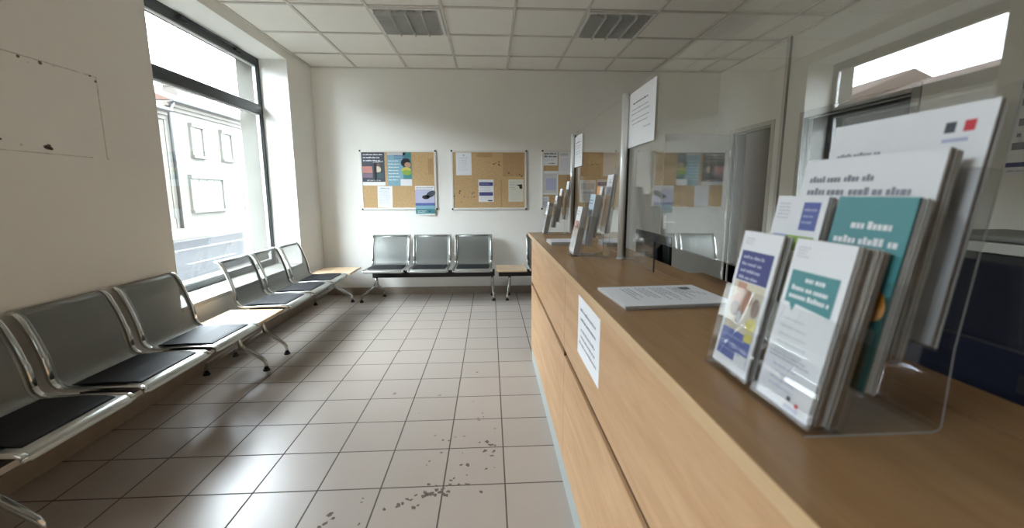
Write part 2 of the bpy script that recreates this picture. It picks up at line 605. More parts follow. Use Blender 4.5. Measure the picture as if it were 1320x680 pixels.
b = MB()
b.box(XL, YB - 0.014, 0, XR, YB, 0.098, BASEB)
struct(b.build('baseboard_back', bevel=0.002))
b = MB()
b.box(XL, YF, 0, XL + 0.014, YB - 0.014, 0.098, BASEB)
struct(b.build('baseboard_left', bevel=0.002))
b = MB()
for y0, y1 in ((YF, D2[0] - 0.06), (D2[1] + 0.06, D1[0] - 0.06), (D1[1] + 0.06, YB - 0.014)):
    b.box(XR - 0.014, y0, 0, XR, y1, 0.098, BASEB)
struct(b.build('baseboard_right', bevel=0.002))


def shop_window(name, y0, y1):
    root = bpy.data.objects.new(name, None)
    COL.objects.link(root)
    root.location = (WX, (y0 + y1) / 2, WZ0)
    struct(root)
    t, d = 0.055, 0.045
    fr = MB()
    X0, X1 = WX - d, WX
    fr.box(X0, y0, WZ0, X1, y0 + t, WZ1, ANTH)
    fr.box(X0, y1 - t, WZ0, X1, y1, WZ1, ANTH)
    fr.box(X0, y0 + t, WZ1 - 0.085, X1, y1 - t, WZ1, ANTH)
    fr.box(X0, y0 + t, WZ0, X1, y1 - t, WZ0 + 0.06, ANTH)
    fr.box(X0 - 0.005, y0 + t, 2.165, X1 + 0.012, y1 - t, 2.262, ANTH)
    fr.build('window_frame', root, bevel=0.004)
    be = MB()                                                     # bright glazing beads
    for z0, z1 in ((WZ0 + 0.06, 2.165), (2.262, WZ1 - 0.085)):
        be.box(X0 + 0.008, y1 - t - 0.016, z0, X1 - 0.012, y1 - t, z1, ALU)
        be.box(X0 + 0.008, y0 + t, z0, X1 - 0.012, y0 + t + 0.016, z1, ALU)
        be.box(X0 + 0.008, y0 + t + .016, z1 - 0.012, X1 - 0.012, y1 - t - .016, z1, ALU)
        be.box(X0 + 0.008, y0 + t + .016, z0, X1 - 0.012, y1 - t - .016, z0 + .01, ALU)
    be.build('glazing_bead', root)
    for z0, z1 in ((WZ0 + 0.07, 2.165), (2.262, WZ1 - 0.097)):
        p = MB(); p.box(WX - 0.03, y0 + t + .016, z0, WX - 0.022, y1 - t - .016, z1, WGLASS)
        p.build('glass_pane', root)
    h = MB()
    for yy in (y0 + 0.75, y1 - 0.42):
        h.box(WX, yy - 0.03, WZ1 - 0.05, WX + 0.03, yy + 0.03, WZ1 - 0.025, ANTH)
        h.cyl((WX + 0.018, yy + 0.045, WZ1 - 0.06), 0.01, 0.04, ANTH, 10)
        h.tube([(WX + 0.018, yy + 0.045, WZ1 - 0.03), (WX + 0.018, yy + .5 if yy < (y0 + y1) / 2 else yy - .4, WZ1 - 0.02)], 0.007, ANTH, 8)
    h.build('transom_stay', root)
    s = MB(); s.box(WX, y0, WZ0 - 0.03, XL + 0.008, y1, WZ0 + 0.004, FRAMEP)
    s.build('window_sill', root, bevel=0.003)
    return root


shop_window('window_1', WY0, WY1)
shop_window('added_window', W2Y0, W2Y1)  # unseen window, added to light the near end of the counter


def door_frame(root, d, m, w=0.05):
    y0, y1, z = d
    f = MB()
    X0, X1 = XR - 0.014, XT
    f.box(X0, y0 - w, 0, X1 + 0.01, y0, z + w, m)
    f.box(X0, y1, 0, X1 + 0.01, y1 + w, z + w, m)
    f.box(X0, y0, z, X1 + 0.01, y1, z + w, m)
    f.box(XR + 0.03, y0, 0, XR + 0.05, y0 + 0.015, z, m)
    f.box(XR + 0.03, y1 - 0.015, 0, XR + 0.05, y1, z, m)
    f.box(XR + 0.03, y0 + .015, z - 0.015, XR + 0.05, y1 - .015, z, m)
    return f.build('door_frame', root, bevel=0.004)


dr = bpy.data.objects.new('door_1', None); COL.objects.link(dr); dr.location = (XR, 4.735, 0); struct(dr)
door_frame(dr, D1, FRAMEP)
b = MB(); b.box(2.135, 5.115, 0.008, 2.95, 5.152, 2.03, DOORP)
leaf = b.build('door_leaf', dr, bevel=0.003)
b = MB()
b.box(2.165, 5.103, 0.88, 2.195, 5.115, 1.05, ALU)
b.tube([(2.18, 5.112, 0.965), (2.18, 5.075, 0.965), (2.20, 5.066, 0.965), (2.29, 5.062, 0.963)], 0.009, ALU, 10)
b.tube([(2.18, 5.155, 0.965), (2.18, 5.19, 0.965), (2.20, 5.2, 0.965), (2.29, 5.204, 0.963)], 0.009, ALU, 10)
b.build('door_handle', leaf)
b = MB()
for z in (0.25, 1.0, 1.75):
    b.cyl((2.956, 5.108, z), 0.009, 0.09, ALU, 12)
b.build('hinge', dr)

dr2 = bpy.data.objects.new('door_2', None); COL.objects.link(dr2); dr2.location = (XR, 3.41, 0); struct(dr2)
door_frame(dr2, D2, FRAMEG, 0.06)
b = MB(); b.box(XR + 0.075, D2[0] + 0.004, 0.008, XR + 0.115, D2[1] - 0.004, D2[2] - 0.004, DARKP)
lf2 = b.build('door_leaf', dr2, bevel=0.003)
b = MB(); b.box(XR + 0.068, D2[0] + 0.06, 0.9, XR + 0.075, D2[0] + 0.09, 1.08, ALU)
b.tube([(XR + .07, D2[0] + .075, .99), (XR + .035, D2[0] + .075, .99), (XR + .03, D2[0] + .19, .99)], .009, ALU, 10)
b.build('door_handle', lf2)

b = MB(); b.box(XR - 0.022, 4.190, 0.0, XR, 4.235, HC - 0.002, FRAMEP)
b.box(XR - 0.024, 4.186, 0.098, XR, 4.190, HC - 0.004, GREYP)
struct(b.build('trim_1', bevel=0.002))

# ----------------------------------------------------------------- street outside
GZ = -0.08
b = MB(); b.box(-9.9, -25, GZ - 0.2, -4.9, 60, GZ - 0.06, ASPH)
b.box(-8.15, -25, GZ - 0.06, -8.03, 60, GZ - 0.058, LINEP)
for i in range(-8, 20):
    b.box(-6.4, i * 3.0, GZ - 0.06, -6.3, i * 3.0 + 1.6, GZ - 0.058, LINEP)
b.box(-9.72, -25, GZ - 0.06, -9.6, 60, GZ - 0.058, LINEP)
struct(b.build('road'))
b = MB(); b.box(-4.9, -25, GZ - 0.2, XO, 60, GZ, PAVE)
b.box(-5.0, -25, GZ - 0.2, -4.8, 60, GZ + 0.002, CORN)
struct(b.build('pavement_near'))
b = MB(); b.box(-12.6, -25, GZ - 0.2, -9.9, 60, GZ, PAVE)
b.box(-10.0, -25, GZ - 0.2, -9.85, 60, GZ + 0.002, CORN)
b.box(-12.6, -25, GZ, -12.0, 60, GZ + 0.015, VERGE)
struct(b.build('pavement_far'))

XF = -12.6


def facade(name, label, y0, y1, ze, m, wins, roof_h, pipe=None, chim=(), wide=()):
    root = thing(name, label, 'building', (XF - 4, (y0 + y1) / 2, GZ))
    w = MB()
    w.box(XF - 8, y0, GZ - 0.1, XF, y1, ze, m)
    w.box(XF - 0.01, y0, GZ, XF + 0.04, y1, GZ + 0.45, STONE)
    w.build('wall', root)
    c = MB()
    c.box(XF, y0, ze - 0.32, XF + 0.10, y1, ze - 0.18, CORN)
    c.box(XF, y0, ze - 0.18, XF + 0.2, y1, ze - 0.06, CORN)
    c.box(XF, y0, ze - 0.06, XF + 0.3, y1, ze, CORN)
    c.build('cornice', root)
    g = MB(); g.tube([(XF + 0.36, y0, ze + 0.02), (XF + 0.36, y1, ze + 0.02)], 0.07, PIPE, 10)
    g.build('gutter', root)
    r = MB()
    n = int((y1 - y0) / 0.24)
    for i in range(n):                        # round ridged tile rows
        ya = y0 + i * 0.24
        r.prism([(ya, 0), (ya + .06, .05), (ya + .12, .065), (ya + .18, .05), (ya + .24, 0)], lambda p, a: ((XF + 0.34) * (1 - a) + (XF - 3) * a, p[0], ze + 0.03 + p[1] + a * roof_h), 0, 1, ROOFT)
    r.prism([(0, 0), (1, roof_h), (2, 0)], lambda p, a: (XF + 0.33 - 3.33 * p[0], a, ze + 0.02 + p[1]), y0, y1, ROOFT)
    r.build('roof', root)
    for (a0, a1, z0, z1) in list(wins) + list(wide):
        q = MB()
        q.box(XF + 0.0, a0 - 0.12, z0 - 0.12, XF + 0.16, a1 + 0.12, z0, CORN)
        q.box(XF + 0.0, a0 - 0.1, z1, XF + 0.16, a1 + 0.1, z1 + 0.16, m)
        q.box(XF + 0.0, a0 - 0.1, z0, XF + 0.1, a0, z1, m)
        q.box(XF + 0.0, a1, z0, XF + 0.1, a1 + 0.1, z1, m)
        fr = q.build('window', root)
        s = MB()
        k = max(2, int((a1 - a0) / 0.5))
        for i in range(k):
            s.box(XF + 0.0, a0 + (a1 - a0) * i / k + 0.01, z0, XF + 0.03, a0 + (a1 - a0) * (i + 1) / k - 0.01, z1, SHUT)
        s.build('shutter', fr)
    if pipe is not None:
        p = MB(); p.tube([(XF + 0.34, pipe, ze), (XF + 0.1, pipe + 0.03, ze - 0.45), (XF + 0.1, pipe + 0.03, GZ + 0.02)], 0.06, PIPE, 10)
        p.build('downpipe', root)
    for (cx, cy_, w_, d_, h_) in chim:
        q = MB()
        zb = ze + roof_h * min(1, (XF - cx) / 3)
        q.box(cx - d_, cy_, zb - 0.3, cx, cy_ + w_, zb + h_, CORN)
        q.box(cx - d_ - 0.05, cy_ - 0.05, zb + h_, cx + 0.05, cy_ + w_ + 0.05, zb + h_ + 0.1, CORN)
        for k in range(3):
            q.cyl((cx - d_ / 2, cy_ + w_ * (k + .5) / 3, zb + h_ + .1), 0.1, 0.28, ROOFT, 10)
        q.build('chimney', root)
    return root


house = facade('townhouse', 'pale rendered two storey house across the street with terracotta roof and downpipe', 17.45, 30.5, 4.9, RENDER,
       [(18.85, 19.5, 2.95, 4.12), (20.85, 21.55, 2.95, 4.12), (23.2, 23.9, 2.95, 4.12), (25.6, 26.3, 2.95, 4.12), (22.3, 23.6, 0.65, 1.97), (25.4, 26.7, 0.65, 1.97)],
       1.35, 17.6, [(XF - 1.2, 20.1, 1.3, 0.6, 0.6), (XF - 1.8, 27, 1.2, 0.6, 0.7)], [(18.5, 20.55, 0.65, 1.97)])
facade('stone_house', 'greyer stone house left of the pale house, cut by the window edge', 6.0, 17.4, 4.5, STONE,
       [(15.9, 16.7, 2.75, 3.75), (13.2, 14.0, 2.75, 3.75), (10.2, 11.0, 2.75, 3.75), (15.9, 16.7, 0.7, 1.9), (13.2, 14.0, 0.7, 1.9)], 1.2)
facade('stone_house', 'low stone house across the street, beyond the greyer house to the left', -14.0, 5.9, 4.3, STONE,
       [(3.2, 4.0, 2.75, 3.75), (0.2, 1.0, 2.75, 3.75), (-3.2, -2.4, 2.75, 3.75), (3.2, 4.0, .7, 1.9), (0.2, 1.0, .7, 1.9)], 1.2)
# television aerial on the pale house roof
b = MB()
b.tube([(XF - 1.6, 21.9, 5.2), (XF - 1.6, 21.9, 7.0)], 0.02, PIPE, 6)
b.tube([(XF - 1.6, 21.3, 6.9), (XF - 1.6, 22.6, 6.95)], 0.015, PIPE, 6)
for k in range(6):
    b.tube([(XF - 1.85, 21.35 + k * .22, 6.9 + k * .008), (XF - 1.35, 21.35 + k * .22, 6.9 + k * .008)], 0.01, PIPE, 5)
b.build('tv_aerial', house)

# ================================================================= FLOOR DIRT
b = MB()
fr_ = random.Random(11)


def zfloor(px, py, z=0.0):
    d = fw + rt * ((px - CX) / F_PX) - upv * ((py - CY) / F_PX)
    t = (z - CAM_H) / d.z
    return d.x * t, d.y * t


def blot(px, py, r, m, ex=1.0):
    x_, y_ = zfloor(px, py)
    a0 = fr_.uniform(0, 3.1)
    pts = []
    for k in range(9):
        a = 2 * math.pi * k / 9
        q = r * 0.68 * fr_.uniform(0.45, 1.15)
        dx, dy = q * ex * math.cos(a), q * math.sin(a)
        pts.append((x_ + dx * math.cos(a0) - dy * math.sin(a0), y_ + dx * math.sin(a0) + dy * math.cos(a0), 0.0006))
    b.poly(pts, m)


for px, py, r in ((571, 567, .010), (579, 567.5, .009), (594, 598.8, .014), (602.5, 598.8, .015), (553.5, 594, .008), (569, 583, .010), (618, 570, .010), (628, 569, .022), (633, 573, .018),
                  (638, 574, .012), (625, 581, .016), (637, 581, .014), (634, 587, .012), (627, 604, .011), (637, 602, .005), (596, 583.5, .006), (550, 599, .005), (620, 633.5, .011), (600, 623, .006),
                  (602, 612, .007), (563, 626, .012), (553, 624, .012), (581, 619, .010), (585, 616, .010), (580, 624, .012), (603, 624, .016), (592, 624, .010), (495, 656, .012), (466, 647, .007), (468, 642, .006),
                  (425, 663, .016), (429, 668, .013), (419, 674, .014), (411, 679, .012), (463, 675, .008), (513, 651, .018), (519, 648, .013), (525, 643, .013), (530, 644, .012), (536, 638, .012), (533, 654, .014), (539, 651, .010), (610, 517, .006), (622, 532, .008),
                  (623, 537, .007), (615, 479.5, .012)):
    blot(px, py, r, DIRT if r < .02 or True else DIRT2, 1.5)
for px, py in ((548, 634), (551, 637), (556, 636), (561, 638), (567, 634), (572, 636), (546, 639), (578, 633), (563, 631), (570, 630), (575, 638)):
    blot(px, py, .017, DIRT, 1.2)
for px, py, r in ((509, 507, .02), (567, 509, .018), (515, 453, .02), (561, 561, .010), (587, 563, .012), (598, 562, .012), (638, 552, .012), (617, 540, .02), (540, 532, .008)):
    blot(px, py, r, DIRT2, 1.4)
b.build('dirt_mark', floor)

# ================================================================= CEILING LAMPS


def lamp(x0, y0, label):
    g = 0.016
    x0 += g; y0 += g
    x1, y1 = x0 + CT - 2 * g, y0 + CT - 2 * g
    root = thing('recessed_ceiling_lamp', label, 'ceiling lamp', ((x0 + x1) / 2, (y0 + y1) / 2, HC), 0, 'unlit louvred lamps in the suspended ceiling')
    f = MB()
    t = 0.022
    f.box(x0, y0, HC - 0.006, x1, y0 + t, HC + 0.012, WHITEF); f.box(x0, y1 - t, HC - 0.006, x1, y1, HC + 0.012, WHITEF)
    f.box(x0, y0 + t, HC - 0.006, x0 + t, y1 - t, HC + 0.012, WHITEF); f.box(x1 - t, y0 + t, HC - 0.006, x1, y1 - t, HC + 0.012, WHITEF)
    f.build('frame', root)
    h = MB(); h.box(x0 + t, y0 + t, HC + 0.006, x1 - t, y1 - t, HC + 0.0115, LOUVD); h.build('housing', root)
    w = (x1 - x0 - 2 * t) / 4
    for k in range(4):
        xa = x0 + t + k * w
        tb = MB(); tb.tube([(xa + w / 2, y0 + t + .02, HC - 0.002), (xa + w / 2, y1 - t - .02, HC - 0.002)], 0.008, TUBEM, 8); tb.build('tube', root)
        lv = MB()
        if k:
            lv.prism([(-0.012, 0.004), (0.012, 0.004), (0.003, -0.034), (-0.003, -0.034)], lambda p, a: (xa + p[0], a, HC + p[1]), y0 + t, y1 - t, LOUV)
        for j in range(1, 11):
            yy = y0 + t + (y1 - y0 - 2 * t) * j / 11
            lv.prism([(-0.004, 0.003), (0.004, 0.003), (0.0015, -0.03), (-0.0015, -0.03)], lambda p, a: (a, yy + p[0], HC + p[1]), xa + (0.012 if k else 0), xa + w - 0.012, LOUV)
        lv.build('louvre', root)
    return root


lamp(CX0 - 2 * CT, CY0, 'unlit square louvred ceiling lamp over the waiting area, left of the two')
lamp(CX0 + CT, CY0, 'unlit square louvred ceiling lamp over the glass counter screen, right of the two')

# ================================================================= RECEPTION COUNTER
CXF, CXS, CXB = 0.322, 0.706, 0.82
CY_N, CY_F, CY_TOP = -0.9, 3.19, 3.5
SEAMS = [CY_N, 0.31, 1.752, CY_F]
GZ0, GZ1 = 0.610, 0.640
root = thing('reception_counter', 'long beech laminate reception counter running away from the camera', 'counter', (0.55, 1.2, 0))
b = MB()
b.box(CXF + 0.012, CY_N, 0.115, CXB, CY_F - 0.002, ZT - 0.03, GROOVE)
b.build('carcass', root)
for yy in SEAMS[1:3]:
    b = MB(); b.box(CXF + 0.0004, yy - 0.0014, 0.117, CXF + 0.0118, yy + 0.0014, ZT - 0.03, SEAM)
    b.build('seam_strip', root)
b = MB(); b.box(CXF + 0.004, CY_N, 0, CXB - 0.02, CY_F - 0.004, 0.115, PLINTH)
b.build('plinth', root)
for i in range(3):
    y0, y1 = SEAMS[i] + (0.0016 if i else 0), SEAMS[i + 1] - (0.0016 if i < 2 else 0)
    for z0, z1 in ((0.115, GZ0), (GZ1, ZT - 0.028)):
        b = MB(); b.box(CXF, y0, z0, CXF + 0.0119, y1, z1, WOODF)
        b.build('front_panel', root, bevel=0.0015)
b = MB(); b.box(CXF, CY_F, 0, CXB, CY_F + 0.019, ZT - 0.028, WOODF)
b.build('end_panel', root, bevel=0.0015)
b = MB(); b.box(CXF - 0.002, CY_N, ZT - 0.028, CXS, CY_TOP, ZT, WOODT, {'-x': EDGE, '+y': EDGE, '+x': EDGE})
b.build('worktop', root, bevel=0.002)
b = MB(); b.box(CXS + 0.003, CY_N, ZT - 0.028, CXB, CY_TOP, ZT - 0.001, WOODT, {'+x': EDGE, '+y': EDGE, '-x': GROOVE})
b.build('rear_shelf', root, bevel=0.002)

# ---- glass screen
GA = math.radians(0.8)
GX = lambda y: 0.672 + (y - 2.04) * math.tan(GA)
GZT = 1.80
root = thing('protective_screen', 'clear glass protective screen with two aluminium posts on the counter', 'screen', (0.66, 2.0, ZT))
for yy in (2.04, 3.42):
    p = MB()
    gx = GX(yy) - 0.0195
    p.cyl((gx, yy, ZT), 0.0165, 0.792, ALU, 24)
    p.cyl((gx, yy, ZT), 0.022, 0.005, ALU, 24)
    po = p.build('post', root)
    p = MB()
    p.box(gx + 0.0135, yy - 0.012, ZT + 0.01, gx + 0.022, yy - 0.0085, ZT + 0.785, BLACKP)
    p.box(gx + 0.0135, yy + 0.0085, ZT + 0.01, gx + 0.022, yy + 0.012, ZT + 0.785, BLACKP)
    p.build('gasket', po)


def pane(y0, y1, z0, z1):
    p = MB()
    t = 0.006
    p.prism([(GX(y0), y0), (GX(y1), y1), (GX(y1) + t, y1), (GX(y0) + t, y0)], lambda q, a: (q[0], q[1], a), z0, z1, GLASS)
    return p


pane(2.052, 3.408, ZT + 0.012, GZT).build('glass_panel', root)
# near panel with the pass-through slot cut in its lower edge: one pane outline
t = 0.006
ys0, ys1, ys2, ys3 = -0.80, 0.35, 1.655, 2.028
zs = 1.126
prof = [(ys0, ZT + .012), (ys1, ZT + .012), (ys1, zs), (ys2, zs), (ys2, ZT + .003), (ys3, ZT + .003), (ys3, GZT), (ys0, GZT)]
p = MB()
for off, rev in ((0.0, False), (t, True)):
    quads = [[(ys0, ZT + .012), (ys1, ZT + .012), (ys1, zs), (ys0, zs)], [(ys2, ZT + .003), (ys3, ZT + .003), (ys3, zs), (ys2, zs)], [(ys0, zs), (ys3, zs), (ys3, GZT), (ys0, GZT)]]
    for q in quads:
        q = list(q) if rev else list(reversed(q))
        p.poly([(GX(y_) + off, y_, z_) for y_, z_ in q], GLASS)
n = len(prof)
for i in range(n):
    (ya, za), (yb, zb) = prof[i], prof[(i + 1) % n]
    p.poly([(GX(ya), ya, za), (GX(yb), yb, zb), (GX(yb) + t, yb, zb), (GX(ya) + t, ya, za)], DARKP if i in (2, 3) else GLASS)
p.build('glass_panel', root)


# ================================================================= SHEETS AND PRINT
def R(u0, v0, u1, v1, m, lv=0):
    return ('r', (u0, v0, u1, v1), m, lv)


def E(cu, cv, ru, rv, m, lv=1, rot=0.0, n=14):
    pts = []
    for k in range(n):
        a = 2 * math.pi * k / n
        x_, y_ = ru * math.cos(a), rv * math.sin(a)
        pts.append((cu + x_ * math.cos(rot) - y_ * math.sin(rot), cv + x_ * math.sin(rot) + y_ * math.cos(rot)))
    return ('p', pts, m, lv)


def G(pts, m, lv=1):
    return ('p', pts, m, lv)


def TXT(u0, u1, vt, lines, dv, h, m, seed=0, ragged=0.3, center=False, lv=2):
    r = random.Random(seed)
    out = []
    for i in range(lines):
        end = u0 + (u1 - u0) * (1 - ragged * r.random())
        off = (u1 - end) / 2 if center else 0
        u = u0
        v = vt - i * dv
        while u < end - h * 0.5:
            w = h * r.uniform(1.2, 4.2)
            e = min(u + w, end)
            # letter-like strokes
            x_ = u
            while x_ < e - h * 0.2:
                lw = min(h * r.uniform(0.38, 0.7), e - x_)
                hh = h * r.choice((0.66, 0.66, 0.66, 0.66, 0.92))
                out.append(R(x_ + off, v - h, x_ + lw + off, v - h + hh, m, lv))
                x_ += lw + h * 0.13
            u = e + h * 0.45
    return out


def sheet_mesh(w, h, items, paper=PAPER, thick=0.0004, layers=1, edge=None, jitter=0.0, seed=0, bow=0.0):
    b = MB()
    r = random.Random(seed)
    if layers == 1:
        if bow:
            n = 8
            for i in range(n):
                u0, u1 = -w / 2 + w * i / n, -w / 2 + w * (i + 1) / n
                b.box(u0, -h / 2, -thick, u1, h / 2, 0, paper)
        else:
            b.box(-w / 2, -h / 2, -thick, w / 2, h / 2, 0, paper)
    else:
        dt = thick / layers
        for k in range(layers):
            ju, jv = (r.uniform(-jitter, jitter), r.uniform(-jitter, jitter)) if k else (0, 0)
            sh = 0 if k == 0 else r.uniform(0, jitter)
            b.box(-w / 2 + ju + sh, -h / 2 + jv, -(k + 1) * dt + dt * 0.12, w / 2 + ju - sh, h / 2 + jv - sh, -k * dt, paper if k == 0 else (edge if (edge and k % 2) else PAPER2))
    for kind, g, m, lv in items:
        z = 0.00035 + 0.0002 * lv
        if kind == 'r':
            b.poly([(g[0], g[1], z), (g[2], g[1], z), (g[2], g[3], z), (g[0], g[3], z)], m)
        else:
            b.poly([(q[0], q[1], z) for q in g], m)
    if bow:
        for i, (x_, y_, z_) in enumerate(b.v):
            b.v[i] = (x_, y_, z_ + bow * (1 - (2 * x_ / w) ** 2))
    return b


def place(b, name, label, cat, center, u, v, group=None):
    u = Vector(u).normalized(); v = Vector(v).normalized(); n_ = u.cross(v)
    o = b.build(name)
    m = Matrix.Identity(4)
    for i in range(3):
        m[i][0], m[i][1], m[i][2], m[i][3] = u[i], v[i], n_[i], center[i]
    o.matrix_world = m
    return tag(o, label, cat, group)


# ---- printed notices on the glass posts, on the counter front
def notice_items(w, h, seed, rot=False):
    it = TXT(-w * .27, w * .27, h * .30, 1, 0, h * .035, INKB, seed, 0, True)
    it += TXT(-w * .38, w * .38, h * .18, 2, h * .075, h * .022, INK, seed + 1, .25, True)
    it += TXT(-w * .38, w * .38, h * .0, 2, h * .075, h * .022, INK, seed + 2, .4, True)
    it += TXT(w * .16, w * .38, -h * .2, 1, 0, h * .02, INK, seed + 3, .2)
    return it


gu = Vector((-math.sin(GA), -math.cos(GA), 0))
w_, h_ = 0.345, 0.245
place(sheet_mesh(w_, h_, notice_items(w_, h_, 5), bow=0.004), 'paper_notice', 'white landscape notice taped to the glass beside the nearer aluminium post', 'notice', (GX(1.868) - 0.0055, 1.868, 1.655), gu, (0, 0, 1), 'printed notices on the glass screen')
w_, h_ = 0.285, 0.235
place(sheet_mesh(w_, h_, notice_items(w_, h_, 9), bow=0.003), 'paper_notice', 'white notice taped to the glass beside the farther aluminium post', 'notice', (GX(3.26) - 0.005, 3.262, 1.642), gu, (0, 0, 1), 'printed notices on the glass screen')
w_, h_ = 0.301, 0.218
it = TXT(-w_ * .4, w_ * .4, h_ * .33, 2, h_ * .15, h_ * .055, INK, 21, .35, True) + TXT(-w_ * .43, w_ * .43, h_ * .0, 3, h_ * .12, h_ * .045, INK, 22, .25, True)
place(sheet_mesh(w_, h_, it), 'paper_notice', 'white landscape notice taped to the front of the wooden counter', 'notice', (CXF - 0.0008, 1.321, 0.846), (0, -1, -0.012), (0, -0.01, 1))

# ================================================================= NOTICE BOARDS
YW = YB - 0.002


def board(x0, x1, z0, z1, label, patches=()):
    root = thing('notice_board', label, 'notice board', ((x0 + x1) / 2, YW, z0), 0, 'cork notice boards on the back wall')
    b = MB(); b.box(x0 + .012, YW - .012, z0 + .012, x1 - .012, YW, z1 - .012, CORK)
    for (a0, c0, a1, c1) in patches:
        b.poly([(a0, YW - .0124, c0), (a1, YW - .0124, c0), (a1, YW - .0124, c1), (a0, YW - .0124, c1)], CORK2)
    b.build('cork_panel', root)
    f = MB(); t = 0.024
    f.box(x0, YW - .018, z0, x1, YW, z0 + t, WHITEF); f.box(x0, YW - .018, z1 - t, x1, YW, z1, WHITEF)
    f.box(x0, YW - .018, z0 + t, x0 + t, YW, z1 - t, WHITEF); f.box(x1 - t, YW - .018, z0 + t, x1, YW, z1 - t, WHITEF)
    f.build('frame', root, bevel=.003)
    for cx, cz in ((x0, z0), (x1, z0), (x0, z1), (x1, z1)):
        c = MB(); c.box(cx - .011 + (.008 if cx == x0 else -.008), YW - .021, cz - .011 + (.008 if cz == z0 else -.008), cx + .011 + (.008 if cx == x0 else -.008), YW, cz + .011 + (.008 if cz == z0 else -.008), BLACKP)
        c.build('corner_cap', root, bevel=.005)


board(-1.635, -0.68, 1.118, 1.862, 'left cork notice board holding two colour posters, above the benches', ((-.78, 1.56, -.72, 1.76),))
board(-0.49, 0.478, 1.114, 1.864, 'middle cork notice board with three small sheets and bare cork', ((0.168, 1.537, 0.444, 1.831), (-.16, 1.78, .03, 1.83), (0.14, 1.14, .16, 1.5)))
board(0.672, 1.64, 1.114, 1.868, 'right cork notice board seen partly through the glass screen', ((1.0, 1.2, 1.45, 1.7),))
# little pin holes / stains on the middle board as their own cork marks
UX, VZ = (1, 0, 0), (0, 0, 1)


def pin(name, label, x0, x1, z0, z1, items, paper=PAPER, lift=0.0, cat='sheet', tilt=0.0):
    w, h = x1 - x0, z1 - z0
    place(sheet_mesh(w, h, items(w, h), paper, 0.0005), name, label, cat, ((x0 + x1) / 2, YW - .0132 - lift, (z0 + z1) / 2), (math.cos(tilt), 0, math.sin(tilt)), (-math.sin(tilt), 0, math.cos(tilt)))


pin('poster', 'dark slate poster with coral block, upper left of the left cork board', -1.608, -1.326, 1.424, 1.835, lambda w, h: [
    R(-w / 2, -h / 2 + .045, w / 2, h / 2, SLATE), R(-w / 2, -h * .12, -w * .05, h * .08, PINK, 1), R(-w / 2, -h * .26, -w * .05, -h * .13, mat('mauve_print', (128, 110, 128), .6, noise=.05), 1),
    E(w * .2, -h * .02, w * .13, h * .11, CREAM), E(w * .23, h * .12, w * .06, h * .05, SKIN2, 2), R(w * .05, -h * .3, w * .42, -h * .1, mat('dark_teal_photo', (66, 92, 98), .6, noise=.1), 1), R(w * .02, -h * .36, w * .14, h * .2, INKB, 2),
    G([(w * .0, h * .2), (w * .44, h * .24), (w * .44, h * .22), (w * .0, h * .18)], PAPER2, 2)]
    + TXT(-w * .44, w * .42, h * .46, 3, h * .09, h * .045, PAPER, 31, .2) + TXT(-w * .3, w * .3, -h * .32, 1, 0, h * .04, PAPER2, 32, .1), cat='poster')
pin('poster', 'pale blue and teal poster with a dark haired figure, beside the slate poster', -1.292, -0.99, 1.42, 1.835, lambda w, h: [
    R(-w / 2, -h / 2, w / 2, h / 2, SKYB), R(-w / 2, h * .42, w * .25, h / 2, PAPER2, 1), R(w * .15, -h * .3, w / 2, h / 2, TEAL, 1), E(w * .26, h * .2, w * .2, h * .13, INKB, 2, .4), E(w * .34, h * .13, w * .13, h * .08, SKIN, 3),
    E(w * .28, -h * .02, w * .2, h * .08, YELL, 2), E(w * .3, -h * .1, w * .2, h * .08, GREEN, 3), R(w * .02, -h / 2, w / 2, -h * .3, PAPER, 3)]
    + TXT(-w * .22, w * .45, h * .42, 2, h * .07, h * .04, BLUE, 33, .2) + TXT(-w * .46, w * .05, h * .27, 7, h * .095, h * .035, PAPER, 34, .3), cat='poster')
pin('paper_sheet', 'white A4 text sheet pinned low on the left cork board', -1.432, -1.245, 1.146, 1.416, lambda w, h: TXT(-w * .3, w * .3, h * .43, 1, 0, .014, INK, 40, 0, True) + TXT(-w * .4, w * .4, h * .33, 11, h * .062, .006, INK2, 41, .2), tilt=-.02)
pin('poster', 'navy and teal poster hanging over the lower right edge of the left board', -0.955, -0.708, 1.046, 1.418, lambda w, h: [
    R(-w / 2, -h * .12, w / 2, h * .36, LAV), E(w * .05, h * .12, w * .2, h * .07, INKB, 2), E(w * .3, h * .22, w * .26, h * .1, SLATE, 2, .5), R(-w / 2, -h * .17, w / 2, -h * .08, BLUE, 3), R(-w / 2, -h * .3, w / 2, -h * .17, SKYB, 1),
    R(-w / 2, -h * .45, w / 2, -h * .29, TEAL, 1), E(w * .22, -h * .37, w * .06, h * .03, NAVY, 3)]
    + TXT(-w * .45, w * .45, h * .46, 2, h * .05, h * .03, INK, 43, .15) + TXT(-w * .4, w * .1, -h * .33, 2, h * .05, h * .025, PAPER, 44, .3), lift=.009, cat='poster')
pin('paper_sheet', 'white A4 text sheet at the upper left of the middle board', -0.428, -0.23, 1.552, 1.836, lambda w, h: [R(-w * .05, h * .36, w * .05, h * .4, INK)] + TXT(-w * .36, w * .36, h * .3, 9, h * .07, .007, INK2, 51, .25))
pin('paper_sheet', 'white sheet with two navy bands in the centre of the middle board', -0.146, 0.05, 1.212, 1.498, lambda w, h: [R(-w * .45, h * .22, w * .45, h * .38, NAVY), R(-w * .45, -h * .22, w * .45, -h * .06, NAVY), R(w * .12, -h * .47, w * .42, -h * .42, INKB)]
    + TXT(-w * .4, w * .4, h * .16, 3, h * .07, .006, INK2, 52, .2) + TXT(-w * .4, w * .4, -h * .28, 2, h * .07, .006, INK2, 53, .2) + TXT(-w * .35, w * .3, h * .33, 1, 0, .012, BLUEL, 54, .1))
